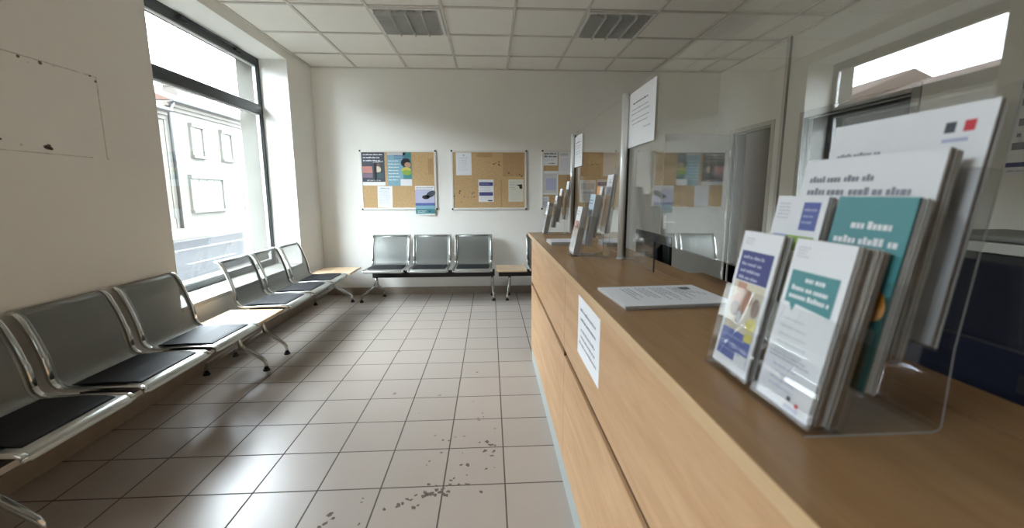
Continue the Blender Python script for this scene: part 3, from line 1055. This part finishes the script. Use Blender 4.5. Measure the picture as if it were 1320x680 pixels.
pin('paper_sheet', 'off white sheet with a black picture, lower right of the middle board', 0.24, 0.437, 1.214, 1.5, lambda w, h: [G([(w * .0, h * .26), (w * .4, h * .28), (w * .42, h * .08), (w * .25, h * .08), (w * .2, h * .2)], INKB)]
    + TXT(-w * .42, w * .0, h * .36, 5, h * .07, .006, INK, 55, .3) + TXT(-w * .42, w * .42, -h * .08, 6, h * .06, .005, INK2, 56, .3), mat('cream_paper', (222, 220, 204), .8, noise=.02))
b = MB()
pr = random.Random(5)
for k in range(26):
    x_, z_ = pr.choice(((-.42, 1.3), (-.3, 1.22), (-.2, 1.28), (.3, 1.54), (.42, 1.56), (.1, 1.7)))
    x_ += pr.uniform(-.07, .07); z_ += pr.uniform(-.03, .06)
    r_ = pr.uniform(.004, .011)
    b.poly([(x_ + r_ * math.cos(a * .785), YW - .0126, z_ + r_ * math.sin(a * .785)) for a in range(8)], BROWN)
mb = [o for o in bpy.data.objects if o.name.startswith('notice_board') and 'middle' in o.get('label', '')][0]
ph = b.build('pin_holes', mb); ph['kind'] = 'stuff'
pin('paper_sheet', 'white half sheet with bold heading, top left of the right board', 0.69, 0.876, 1.676, 1.848, lambda w, h: TXT(-w * .42, w * .44, h * .44, 2, h * .2, h * .13, INKB, 61, .1) + TXT(-w * .35, w * .35, -h * .05, 1, 0, .01, INK2, 62, .1) + TXT(-w * .1, w * .4, -h * .3, 1, 0, .014, INKB, 63, .1))
pin('paper_sheet', 'white A4 sheet with pale picture, left side of the right board', 0.688, 0.888, 1.302, 1.606, lambda w, h: [R(-w * .42, -h * .42, w * .42, h * .4, PAPER2), R(-w * .3, -h * .3, w * .36, h * .2, LAV, 1)] + TXT(-w * .36, w * .36, h * .36, 2, h * .06, .008, INK2, 64, .3))
pin('paper_sheet', 'white sheet of dense text behind the farther post on the right board', 0.892, 1.06, 1.56, 1.848, lambda w, h: TXT(-w * .4, w * .3, h * .44, 2, h * .06, .012, INK, 65, .3) + TXT(-w * .4, w * .4, h * .2, 8, h * .07, .007, INK2, 66, .3))
pin('paper_sheet', 'tall white text sheet near the upper right of the right board', 1.475, 1.615, 1.54, 1.848, lambda w, h: TXT(-w * .4, w * .4, h * .42, 12, h * .065, .006, INK2, 67, .3))
pin('paper_sheet', 'white sheet with a grey band in the middle of the right board', 1.172, 1.382, 1.2, 1.49, lambda w, h: [R(-w * .42, h * .1, w * .42, h * .36, INK2), R(-w * .3, -h * .1, w * .42, -h * .02, INK2)] + TXT(-w * .4, w * .4, -h * .2, 3, h * .08, .006, INK2, 68, .3))
pin('paper_sheet', 'small grey leaflet pinned at the lower left of the right board', 0.695, 0.77, 1.13, 1.28, lambda w, h: [R(-w / 2, -h / 2, w / 2, h * .1, INK2)] + TXT(-w * .4, w * .4, h * .4, 3, h * .1, .008, INK, 69, .2))

# right wall poster
place(sheet_mesh(0.36, 0.545, [R(-.18, -.225, .18, -.20, NAVY)] + [R(-.165, -.13, -.10, -.09, INK), R(-.16, .2, -.10, .25, SLATE), R(-.15, .11, -.11, .15, INK), R(-.15, .0, -.12, .04, INK), R(-.15, -.06, -.13, -.04, INK)]
                 + TXT(-.08, .17, .25, 6, .06, .012, INK, 71, .3) + TXT(-.17, .17, -.24, 1, 0, .012, INK2, 72, .2)), 'poster', 'white information poster with small icons on the right wall, cut by the photo edge', 'poster',
      (XR - 0.002, 2.12, 1.688), (0, -1, 0), (0, 0, 1))


# ================================================================= BENCHES
PROF = [(0.0, .405), (0.0, .420), (.008, .431), (.025, .437), (.10, .439), (.20, .438), (.30, .432), (.345, .431), (.380, .440), (.402, .458), (.413, .482), (.420, .530), (.432, .590), (.450, .650), (.470, .705), (.490, .752), (.507, .780), (.524, .795), (.545, .801)]


def normals(P):
    out = []
    for i in range(len(P)):
        a = P[max(i - 1, 0)]; c = P[min(i + 1, len(P) - 1)]
        dx, dz = c[0] - a[0], c[1] - a[1]
        l = math.hypot(dx, dz)
        out.append((-dz / l, dx / l))
    return out


NR = normals(PROF)


def arc():
    s = [0]
    for i in range(1, len(PROF)):
        s.append(s[-1] + math.hypot(PROF[i][0] - PROF[i - 1][0], PROF[i][1] - PROF[i - 1][1]))
    return s


ARC = arc()


def strip(b, P, x0, x1, th, m, smooth=True, uv=False, off=0.0):
    base = len(b.v)
    Nn = normals(P)
    for x in (x0, x1):
        for (d, z), (nx, nz) in zip(P, Nn):
            b.v.append((x, d + nx * off, z + nz * off))
        for (d, z), (nx, nz) in zip(P, Nn):
            b.v.append((x, d + nx * (off - th), z + nz * (off - th)))
    n = len(P)
    o = lambda side, layer, i: base + side * 2 * n + layer * n + i
    if uv:
        for i in range(n):
            for s in (0, 1):
                for l in (0, 1):
                    b.uv[o(s, l, i)] = ((x0, x1)[s], ARC[min(i + uv - 1, len(ARC) - 1)])
    for i in range(n - 1):
        b.face([o(0, 0, i), o(1, 0, i), o(1, 0, i + 1), o(0, 0, i + 1)], m, smooth)
        b.face([o(0, 1, i + 1), o(1, 1, i + 1), o(1, 1, i), o(0, 1, i)], m, smooth)
        b.face([o(0, 0, i + 1), o(0, 1, i + 1), o(0, 1, i), o(0, 0, i)], m)
        b.face([o(1, 0, i), o(1, 1, i), o(1, 1, i + 1), o(1, 0, i + 1)], m)
    b.face([o(0, 0, 0), o(0, 1, 0), o(1, 1, 0), o(1, 0, 0)], m)
    b.face([o(0, 0, n - 1), o(1, 0, n - 1), o(1, 1, n - 1), o(0, 1, n - 1)], m)


def one_sheet(b, P, x0, x1, m, k0):
    base = len(b.v)
    n = len(P)
    for x in (x0, x1):
        for i, (d, z) in enumerate(P):
            b.uv[len(b.v)] = (x, ARC[k0 + i])
            b.v.append((x, d, z))
    for i in range(n - 1):
        b.face([base + i, base + n + i, base + n + i + 1, base + i + 1], m, True)


def make_seat(root, cx, w, off0):
    """seat shell (perforated steel) with its chrome sides, rail and pad, as parts of the bench"""
    x0, x1 = cx - w / 2, cx + w / 2
    bw = 0.024
    b = MB()
    i0, it = 2, 16
    one_sheet(b, PROF[i0:it + 1], x0 + bw + .02, x1 - bw - .02, MESHM, i0)          # perforated sheet
    strip(b, PROF[i0:], x0 + bw, x0 + bw + .02, .002, MESHS)                        # unperforated borders
    strip(b, PROF[i0:], x1 - bw - .02, x1 - bw, .002, MESHS)
    strip(b, PROF[it:], x0 + bw + .02, x1 - bw - .02, .002, MESHS)
    o = b.build('seat', root, origin=(0, 0, 0))
    for sx_ in (x0, x1 - bw):
        s = MB(); strip(s, PROF[1:], sx_, sx_ + bw, .016, CHROME, off=.006)
        f = s.build('side_frame', o, origin=(0, 0, 0), bevel=.004)
        # the raised joint plate near the lumbar bend
    r = MB(); strip(r, PROF[0:5], x0 + bw, x1 - bw, .010, RAIL, off=.004)
    r.prism([(-.004, .411), (.012, .411), (.012, .43), (-.004, .424)], lambda p, a: (a, p[0], p[1]), x0, x1, RAIL)
    r.build('front_rail', o, origin=(0, 0, 0), bevel=.003)
    c = MB()
    P = [(.045, .4395), (.05, .446), (.07, .449), (.2, .450), (.30, .444), (.345, .442), (.36, .441), (.36, .436), (.30, .4335), (.2, .4392), (.1, .4402)]
    c.prism(P, lambda p, a: (a, p[0], p[1] + .0015), x0 + bw + .02, x1 - bw - .02, CUSH)
    c.build('cushion', o, origin=(0, 0, 0), bevel=.004, segs=2)
    for ka in (x0 + .06, x1 - .10):
        k = MB(); k.box(ka, .12, .385, ka + .04, .345, .425, BLACK)
        k.build('bracket', o, origin=(0, 0, 0))
    for sx_ in (x0, x1 - bw):
        j = MB()
        strip(j, PROF[10:13], sx_ - .001, sx_ + bw + .001, .018, CHROME, off=.008)
        j.build('joint_plate', o, origin=(0, 0, 0), bevel=.003)
    return o


def make_leg(root, lx, ftx, ftd, rrx, rrd, bd=.27):
    b = MB()
    b.box(lx - .03, bd - .035, .315, lx + .03, bd + .035, .39, BLACK)
    top = Vector((lx, bd, .33))
    for fx, fd in ((ftx, ftd), (rrx, rrd)):
        q = Vector((fx, fd, 0.05))
        L_ = lambda s_, z_: Vector((lx + (fx - lx) * s_, bd + (fd - bd) * s_, z_))
        pts = [L_(0, .33), L_(.02, .25), L_(.10, .205), L_(.25, .183), L_(.55, .142), L_(.88, .094), L_(.97, .075), L_(1, .05), L_(1, .022)]
        b.tube(pts, [.018, .018, .018, .018, .017, .015, .013, .012, .011], CHROME, 10)
    o = b.build('leg', root, origin=(0, 0, 0))
    for fx, fd in ((ftx, ftd), (rrx, rrd)):
        g = MB(); g.cyl((fx, fd, 0), .024, .01, RUB, 14); g.cyl((fx, fd, .01), .017, .014, RUB, 14)
        g.build('foot', o, origin=(0, 0, 0))
    return o


def make_table(root, x0, x1, d0, d1, z=.42):
    b = MB(); b.box(x0, d0, z - .022, x1, d1, z, WOODTB)
    o = b.build('table_top', root, origin=(0, 0, 0), bevel=.004)
    k = MB(); k.box((x0 + x1) / 2 - .05, d0 + .1, z - .05, (x0 + x1) / 2 + .05, d1 - .1, z - .022, BLACK)
    k.build('bracket', o, origin=(0, 0, 0))


def bench(label, loc, rz, seats, w, beam, legs, table=None, bd=.27):
    root = thing('waiting_bench', label, 'bench', loc, rz, 'perforated steel waiting benches')
    b = MB(); b.box(beam[0], bd - .03, .305, beam[1], bd + .03, .385, BLACK)
    b.build('beam', root, origin=(0, 0, 0), bevel=.004)
    first = None
    for s in seats:
        if first is None:
            first = make_seat(root, 0.0, w, 0)
            first.location = (s, 0, 0)
        else:
            c = copy_tree(first, root); c.location = (s, 0, 0)
    for lg in legs:
        make_leg(root, *lg, bd=bd)
    if table:
        make_table(root, *table)
    return root


# along the left wall (facing the counter): local x -> +Y, local y -> -X
XFB = -1.603
bench('nearest steel bench along the left wall with black pads and a small wooden table', (XFB, 0, 0), math.pi / 2, [1.62, 2.13, 2.64], .462, (1.40, 3.28),
      [(1.50, 1.52, .12, 1.50, .50), (3.06, 3.09, .10, 3.03, .50)], (2.945, 3.30, .04, .45))
bench('farther steel bench under the shop window, ending in a corner table', (XFB, 0, 0), math.pi / 2, [3.525, 3.995, 4.465], .428, (3.33, 5.15),
      [(3.40, 3.415, .10, 3.39, .50), (5.00, 5.10, .10, 4.98, .50)], (4.80, 5.22, .01, .46))
# along the back wall (facing the camera)
bench('three seat steel bench against the back wall below the notice boards', (0, 4.83, 0), 0, [-1.248, -0.733, -0.213], .474, (-1.44, 0.0),
      [(-1.40, -1.585, .24, -1.38, .53), (.02, .035, .24, .02, .53)])
bench('steel bench half hidden behind the counter, with a wooden table at its left end', (0, 4.83, 0), 0, [.70, 1.21], .474, (.10, 1.42),
      [(.235, .205, .24, .235, .53), (1.35, 1.38, .24, 1.35, .53)], (.068, .435, .02, .43))


# ================================================================= LEAFLET HOLDERS
TIERS = [((.4255, 1.0095), (.471, 1.253)), ((.494, 1.057), (.538, 1.316)), ((.534, 1.098), (.576, 1.378)), ((.586, 1.119), (.630, 1.438))]


def tier_uv(t):
    (xa, za), (xb, zb) = TIERS[t]
    v = Vector((xb - xa, 0, zb - za))
    return v.length, v.normalized(), Vector((xa, 0, za))


def holder(label, y0, y1, wide):
    root = thing('leaflet_holder', label, 'leaflet holder', (.52, (y0 + y1) / 2, ZT), 0, 'clear acrylic leaflet holders on the counter')
    t = .0025
    g = .006
    # back sheet bent from base to leaning back
    b = MB()
    pr_ = [(.418, ZT + .0005), (.598, ZT + .0005), (.608, ZT + .003), (.613, ZT + .010), (.614, 1.115), (.650, 1.455)]
    for i in range(len(pr_) - 1):
        (xa, za), (xb, zb) = pr_[i], pr_[i + 1]
        dx, dz = xb - xa, zb - za
        l = math.hypot(dx, dz)
        nx, nz = -dz / l * t, dx / l * t
        b.prism([(xa, za), (xb, zb), (xb + nx, zb + nz), (xa + nx, za + nz)], lambda p, a: (p[0], a, p[1]), y0 - g, y1 + g, ACR, mcap=ACRE)
    b.build('back_sheet', root)
    for k in range(4):
        L_, v, o = tier_uv(k)
        n_ = Vector((-v.z, 0, v.x))
        p = MB()
        th = (.0485, .034, .030, .020)[k]
        fh = (.145, .15, .20, .235)[k]
        cols = [(y0, y1)]
        if wide and k < 2:
            ym = (y0 + y1) / 2 + (.0 if k == 0 else .003)
            cols = [(y0, ym - .012), (ym + .012, y1)] if k == 0 else [(y0, ym - .004), (ym + .004, y1)]
        for ya, yb in cols:
            def Q(a, c, y_):     # a along v, c along normal
                q = o + v * a + n_ * c
                return (q.x, y_, q.z)
            def slab(a0, a1, c0, c1, s0, s1, rim):
                base = len(p.v)
                for y_ in (s0, s1):
                    p.v += [Q(a0, c0, y_), Q(a1, c0, y_), Q(a1, c1, y_), Q(a0, c1, y_)]
                fs = [((0, 1, 2, 3), 'e'), ((4, 7, 6, 5), 'e'), ((0, 4, 5, 1), 'c0'), ((3, 2, 6, 7), 'c1'), ((1, 5, 6, 2), 'top'), ((0, 3, 7, 4), 'bot')]
                for q, nm in fs:
                    p.face([base + i for i in q], ACRE if nm in rim else ACR)
            slab(-.004, fh, .0015, .0015 + t, ya - .004, yb + .004, ('top',))      # front lip
            slab(-.004, -.004 + t, -th, .0015, ya - .004, yb + .004, ())             # floor
            slab(-.004, fh, -th, .0015, ya - .004 - t, ya - .004, ('top',))          # cheeks
            slab(-.004, fh, -th, .0015, yb + .004, yb + .004 + t, ('top',))
        p.build('pocket', root)
    return root


def stack(t, y0, y1, label, items, thick=.02, layers=8, height=None, back=0.0, paper=PAPER, name='leaflet_stack', cat='leaflets', group=None, jitter=.0015, seed=1, edge=PEDGE):
    L_, v, o = tier_uv(t)
    n_ = Vector((-v.z, 0, v.x))
    h = height or L_
    w = y1 - y0
    c = o + v * (h / 2) - n_ * back
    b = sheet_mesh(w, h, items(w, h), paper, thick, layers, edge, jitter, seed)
    return place(b, name, label, cat, (c.x, (y0 + y1) / 2, c.z), (0, -1, 0), v, group)


LG = 'leaflets in the near acrylic holder'
holder('large two column clear acrylic leaflet holder at the near end of the counter', .502, .752, True)
# front left: violet title, photo, blue foot
stack(0, .642, .744, 'front row leaflets with violet title block and photo of hands, near holder', lambda w, h: [
    R(-w * .42, h * .14, w * .42, h * .36, NAVY), R(-w * .42, -h * .22, w * .42, h * .135, CREAM), E(-w * .12, -h * .02, w * .22, h * .09, SKIN, 2, .5), E(-w * .22, -h * .07, w * .14, h * .055, SKIN2, 3, .8), E(w * .0, h * .03, w * .2, h * .06, SKIN, 3, -.3),
    E(-w * .05, -h * .12, w * .06, h * .05, PAPER, 4, .2), E(w * .3, -h * .02, w * .1, h * .07, SKIN2, 2), E(w * .3, -h * .14, w * .14, h * .05, YELL, 2, .4), R(w * .22, -h * .26, w * .42, -h * .2, YELL, 3), R(-w * .3, h * .06, -w * .05, h * .13, SKIN, 2), R(-w * .42, -h * .43, w * .42, -h * .22, BLUE, 1),
    R(w * .1, -h * .48, w * .42, -h * .36, PAPER, 3)]
    + TXT(-w * .34, w * .28, h * .33, 4, h * .05, h * .025, LAV, 81, .2, lv=3) + TXT(-w * .34, w * .3, -h * .26, 3, h * .05, h * .018, BLUEL, 82, .3, lv=3) + TXT(-w * .4, -w * .1, h * .455, 3, h * .018, h * .009, INK2, 83, .4), thick=.018, layers=8, group=LG, seed=2)
stack(0, .5045, .612, 'front row white leaflets with teal speech bubble, near holder', lambda w, h: [
    G([(-w * .42, h * .11), (-w * .42, h * .31), (w * .40, h * .31), (w * .40, h * .09), (-w * .2, h * .11), (-w * .24, h * .06), (-w * .32, h * .11)], TEAL),
    R(w * .10, -h * .44, w * .17, -h * .415, SLATE, 2), R(w * .26, -h * .455, w * .32, -h * .43, RED, 2), R(w * .08, -h * .485, w * .33, -h * .462, LAV, 1)]
    + TXT(-w * .14, w * .22, h * .285, 1, 0, h * .035, PAPER, 91, 0, True, lv=3) + TXT(-w * .36, w * .36, h * .225, 2, h * .05, h * .033, PAPER, 92, .1, True, lv=3) + TXT(-w * .36, w * .2, h * .02, 5, h * .05, h * .012, INK2, 93, .3)
    + TXT(-w * .42, w * .36, -h * .2, 2, h * .022, h * .011, INK, 94, .2) + TXT(-w * .3, w * .28, -h * .27, 4, h * .04, h * .013, LAV, 95, .3) + TXT(-w * .42, -w * .16, h * .455, 4, h * .018, h * .009, INK2, 96, .4), thick=.046, layers=18, group=LG, seed=3, jitter=.0025)
stack(1, .640, .756, 'second row leaflets with blue square and green bar, near holder', lambda w, h: [
    R(w * .08, h * .28, w * .40, h * .46, BLUE), R(-w * .42, h * .14, -w * .12, h * .24, BLUEL), R(-w * .12, h * .14, w * .42, h * .24, GREEN), R(-w * .42, -h * .4, w * .42, h * .13, CREAM)]
    + TXT(-w * .42, -w * .15, h * .455, 5, h * .024, h * .011, INK2, 101, .3) + TXT(w * .12, w * .36, h * .42, 3, h * .04, h * .016, LAV, 102, .2) + TXT(-w * .38, -w * .16, h * .21, 1, 0, h * .025, PAPER, 103, .1), thick=.016, layers=6, group=LG, seed=4)
stack(1, .4985, .620, 'teal booklets with white heading in the second row, near holder', lambda w, h: [
    R(-w / 2, -h / 2, w / 2, h / 2, TEAL), R(-w / 2, -h * .5, w / 2, h * .0, TEALD, 1), E(w * .34, -h * .07, w * .15, h * .07, ORNG, 2), E(w * .36, -h * .03, w * .1, h * .05, mat('amber_print', (196, 132, 40), .6, noise=.1), 3)]
    + TXT(-w * .22, w * .3, h * .37, 1, 0, h * .045, PAPER, 111, 0, True, lv=3) + TXT(-w * .42, w * .42, h * .285, 1, 0, h * .045, PAPER, 112, 0, True, lv=3) + TXT(-w * .35, w * .28, h * .20, 1, 0, h * .045, PAPER, 113, 0, True, lv=3) + TXT(-w * .38, w * .34, h * .115, 1, 0, h * .045, PAPER, 114, 0, True, lv=3),
      thick=.022, layers=8, paper=mat('teal_cover', (72, 136, 138), .5, noise=.03), edge=PEDGE, group=LG, seed=5)
stack(2, .506, .744, 'white leaflets with lavender band in the third row, near holder', lambda w, h: [R(-w * .42, h * .06, w * .38, h * .22, LAV)]
    + TXT(-w * .42, w * .12, h * .40, 1, 0, h * .04, INK, 121, .0) + TXT(-w * .42, w * .36, h * .33, 1, 0, h * .045, INK, 122, .0) + TXT(-w * .3, w * .1, h * .19, 2, h * .05, h * .022, PAPER, 123, .3, lv=3), thick=.020, layers=8, group=LG, seed=6)
stack(3, .503, .752, 'white folders with blue and red flag mark in the back row, near holder', lambda w, h: [R(w * .27, h * .385, w * .325, h * .43, SLATE), R(w * .365, h * .385, w * .42, h * .43, RED), R(w * .27, h * .345, w * .40, h * .36, LAV)]
    + TXT(-w * .42, -w * .08, h * .345, 1, 0, h * .026, INK, 131, .0) + TXT(-w * .42, w * .02, h * .305, 1, 0, h * .026, INK, 132, .05) + TXT(-w * .08, w * .32, h * .262, 1, 0, h * .02, INK2, 133, 0) + TXT(-w * .42, -w * .15, h * .215, 1, 0, h * .016, INK2, 134, 0), thick=.012, layers=5, group=LG, seed=7, jitter=.003)

MG = 'leaflets in the middle acrylic holder'
HY = 2.11
holder('single column clear acrylic leaflet holder left of the nearer post', HY, HY + .108, False)
stack(0, HY + .002, HY + .106, 'front row white leaflets with red photo, middle holder', lambda w, h: [R(-w * .4, -h * .38, w * .42, h * .2, CREAM), R(-w * .3, h * .02, w * .42, h * .2, PINK, 1), E(w * .3, h * .1, w * .12, h * .05, BROWN, 2), R(-w * .4, -h * .38, w * .2, -h * .1, INK2, 1), E(w * .0, -h * .05, w * .2, h * .1, SKIN, 2)]
    + TXT(-w * .4, w * .3, h * .42, 2, h * .06, h * .03, INK2, 141, .2), thick=.036, layers=11, group=MG, seed=8)
stack(1, HY + .002, HY + .106, 'second row pale blue leaflets, middle holder', lambda w, h: [R(-w / 2, -h / 2, w / 2, h / 2, mat('ice_blue_print', (196, 214, 228), .6, noise=.03))] + TXT(-w * .4, w * .3, h * .4, 2, h * .06, h * .03, BLUE, 142, .2), thick=.028, layers=9, group=MG, seed=9)
stack(2, HY + .05, HY + .106, 'third row narrow orange leaflets, middle holder', lambda w, h: [R(-w / 2, h * .1, w / 2, h / 2, ORNG), R(-w / 2, -h / 2, w / 2, h * .1, BROWN)], thick=.010, layers=4, height=.262, group=MG, seed=10, paper=mat('orange_paper', (214, 150, 90), .7, noise=.04))
stack(2, HY + .002, HY + .048, 'third row narrow white and brown leaflets, middle holder', lambda w, h: [R(-w / 2, -h / 2, w / 2, h * .3, BROWN)], thick=.010, layers=4, height=.258, group=MG, seed=11)
stack(3, HY + .002, HY + .106, 'back row white leaflets with grey photo, middle holder', lambda w, h: [R(-w * .42, h * .16, w * .42, h * .3, INK2), E(w * .05, h * .22, w * .28, h * .04, INK, 2, .3)] + TXT(-w * .1, w * .4, h * .42, 2, h * .04, h * .02, INK, 143, .2), thick=.014, layers=5, height=.300, group=MG, seed=12)
FG = 'leaflets in the farthest acrylic holder'
HY = 3.30
holder('single column clear acrylic leaflet holder at the far end of the counter', HY, HY + .108, False)
stack(0, HY + .002, HY + .106, 'front row white leaflets with grey lettering, farthest holder', lambda w, h: [R(-w * .42, -h * .45, w * .42, -h * .1, INK2)] + TXT(-w * .4, w * .3, h * .4, 3, h * .07, h * .035, INK, 151, .2), thick=.036, layers=11, group=FG, seed=13)
stack(1, HY + .002, HY + .106, 'second row white leaflets with dark figure, farthest holder', lambda w, h: [E(0, h * .28, w * .2, h * .07, SLATE), R(-w * .42, -h * .4, w * .42, h * .1, INK2)], thick=.028, layers=9, height=.252, group=FG, seed=14)
stack(2, HY + .002, HY + .106, 'third row pinkish white leaflets, farthest holder', lambda w, h: [R(-w * .42, h * .1, w * .42, h * .3, mat('pale_pink_print', (220, 190, 186), .6, noise=.05))] + TXT(-w * .4, w * .3, h * .44, 2, h * .05, h * .025, INK2, 152, .2), thick=.016, layers=6, height=.262, group=FG, seed=15)
stack(3, HY + .002, HY + .106, 'back row plain white leaflets, farthest holder', lambda w, h: TXT(-w * .4, w * .3, h * .42, 2, h * .05, h * .02, INK2, 153, .2), thick=.012, layers=5, height=.300, group=FG, seed=16)

# ================================================================= PAPERS ON THE COUNTER
ang = math.radians(4.0)
w_, h_ = .335, .238
it = TXT(-.09, .155, -.0, 1, 0, .001, INK2, 1, 0)
it = [R(.095, .055, .13, .085, SLATE, 2), R(.07, .06, .09, .07, INK2, 1)]
# the text runs across the short side: columns of lines seen sideways
tr = random.Random(17)
for k in range(16):
    u = .085 - k * .0125
    if k in (3, 8, 12):
        continue
    a, e = .09, .09 - tr.uniform(.09, .17)
    v_ = a
    while v_ > e:
        l = tr.uniform(.008, .024)
        it.append(R(u, max(e, v_ - l), u + .0042, v_, INK, 2)); v_ -= l + .004
for k in range(4):
    it.append(R(.10 + k * .012, .01 - k * .01, .1035 + k * .012, .05 - k * .015, INK, 2))
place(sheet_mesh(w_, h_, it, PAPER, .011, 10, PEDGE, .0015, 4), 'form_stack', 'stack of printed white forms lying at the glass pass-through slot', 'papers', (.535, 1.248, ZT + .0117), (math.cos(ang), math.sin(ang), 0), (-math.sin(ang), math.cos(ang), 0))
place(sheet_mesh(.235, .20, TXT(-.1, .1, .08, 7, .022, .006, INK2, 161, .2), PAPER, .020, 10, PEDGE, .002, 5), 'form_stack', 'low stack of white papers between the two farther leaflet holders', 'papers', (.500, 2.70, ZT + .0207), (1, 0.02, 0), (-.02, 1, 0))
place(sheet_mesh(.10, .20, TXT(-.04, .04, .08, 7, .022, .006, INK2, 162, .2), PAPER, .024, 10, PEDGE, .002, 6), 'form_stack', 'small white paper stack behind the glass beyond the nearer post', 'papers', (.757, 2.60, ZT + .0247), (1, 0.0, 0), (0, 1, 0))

# ================================================================= STAFF SIDE
root = thing('staff_desk', 'low laminate staff desk behind the counter carrying the monitor', 'desk', (1.25, 1.6, 0))
b = MB(); b.box(.86, .1, .70, 1.60, 3.0, .73, WOODT); b.build('desk_top', root, bevel=.003)
for yy in (.16, 2.94):
    b = MB(); b.box(.90, yy - .015, 0, 1.55, yy + .015, .70, GREYP); b.build('side_panel', root, bevel=.002)
# monitor with its back to the public
root = thing('computer_monitor', 'black computer monitor seen from behind through the counter glass', 'monitor', (1.12, 2.64, .73))
b = MB()
b.prism([(1.045, 1.066), (1.064, 1.068), (1.072, .775), (1.053, .773)], lambda p, a: (p[0], a, p[1]), 2.37, 2.94, BLACKP)
b.prism([(1.015, .99), (1.047, 1.02), (1.054, .83), (1.022, .85)], lambda p, a: (p[0], a, p[1]), 2.47, 2.84, BLACKP)
b.build('screen_body', root, bevel=.006)
b = MB(); b.poly([(1.0655, 2.39, 1.055), (1.0655, 2.92, 1.055), (1.0735, 2.92, .79), (1.0735, 2.39, .79)], DARKP); b.build('display', root)
b = MB(); b.box(1.0, 2.62, .74, 1.03, 2.69, .95, BLACKP); b.box(.94, 2.53, .73, 1.14, 2.78, .742, BLACKP); b.build('stand', root, bevel=.004)
# navy fabric desk partition near the camera
root = thing('desk_partition', 'dark navy fabric partition behind the counter beside the near leaflet holder', 'partition', (1.0, .62, .73))
b = MB(); b.box(.985, .16, .741, 1.015, 1.02, 1.184, NAVYF); b.build('panel', root, bevel=.006)
for yy in (.22, .96):
    b = MB(); b.box(.94, yy - .025, .7305, 1.06, yy + .025, .741, GREYP)
    b.build('support_foot', root)
b = MB(); b.box(.982, .66, .95, .985, .685, .985, DARKP); b.build('label_plate', root)

# copier on a low cabinet by the right wall
root = thing('photocopier', 'beige office photocopier by the right wall at the photo edge', 'photocopier', (2.62, 1.95, 0))
b = MB(); b.box(2.38, 1.62, .02, 2.92, 2.22, .93, BEIGEP); b.build('body', root, bevel=.01)
b = MB(); b.box(2.40, 1.64, .955, 2.90, 2.20, .975, BEIGEP); b.box(2.44, 1.66, .93, 2.88, 2.18, .955, BLACKP); b.build('output_tray', root, bevel=.003)
b = MB(); b.box(2.44, 1.66, .975, 2.88, 2.18, 1.035, BLACKP); b.build('paper_gap', root)
b = MB(); b.box(2.38, 1.62, 1.035, 2.92, 2.22, 1.085, BEIGEP); b.build('scanner_bed', root, bevel=.006)
b = MB(); b.box(2.40, 1.64, 1.088, 2.90, 2.20, 1.118, GREYP); b.build('scanner_lid', root, bevel=.012, segs=3)
for zz in (.30, .55):
    b = MB(); b.box(2.375, 1.70, zz, 2.38, 2.14, zz + .2, GREYP); b.build('paper_drawer', root, bevel=.002)
for xx in (2.44, 2.86):
    for yy in (1.68, 2.16):
        b = MB(); b.cyl((xx, yy, 0), .022, .02, RUB, 12)
        b.build('castor', root)
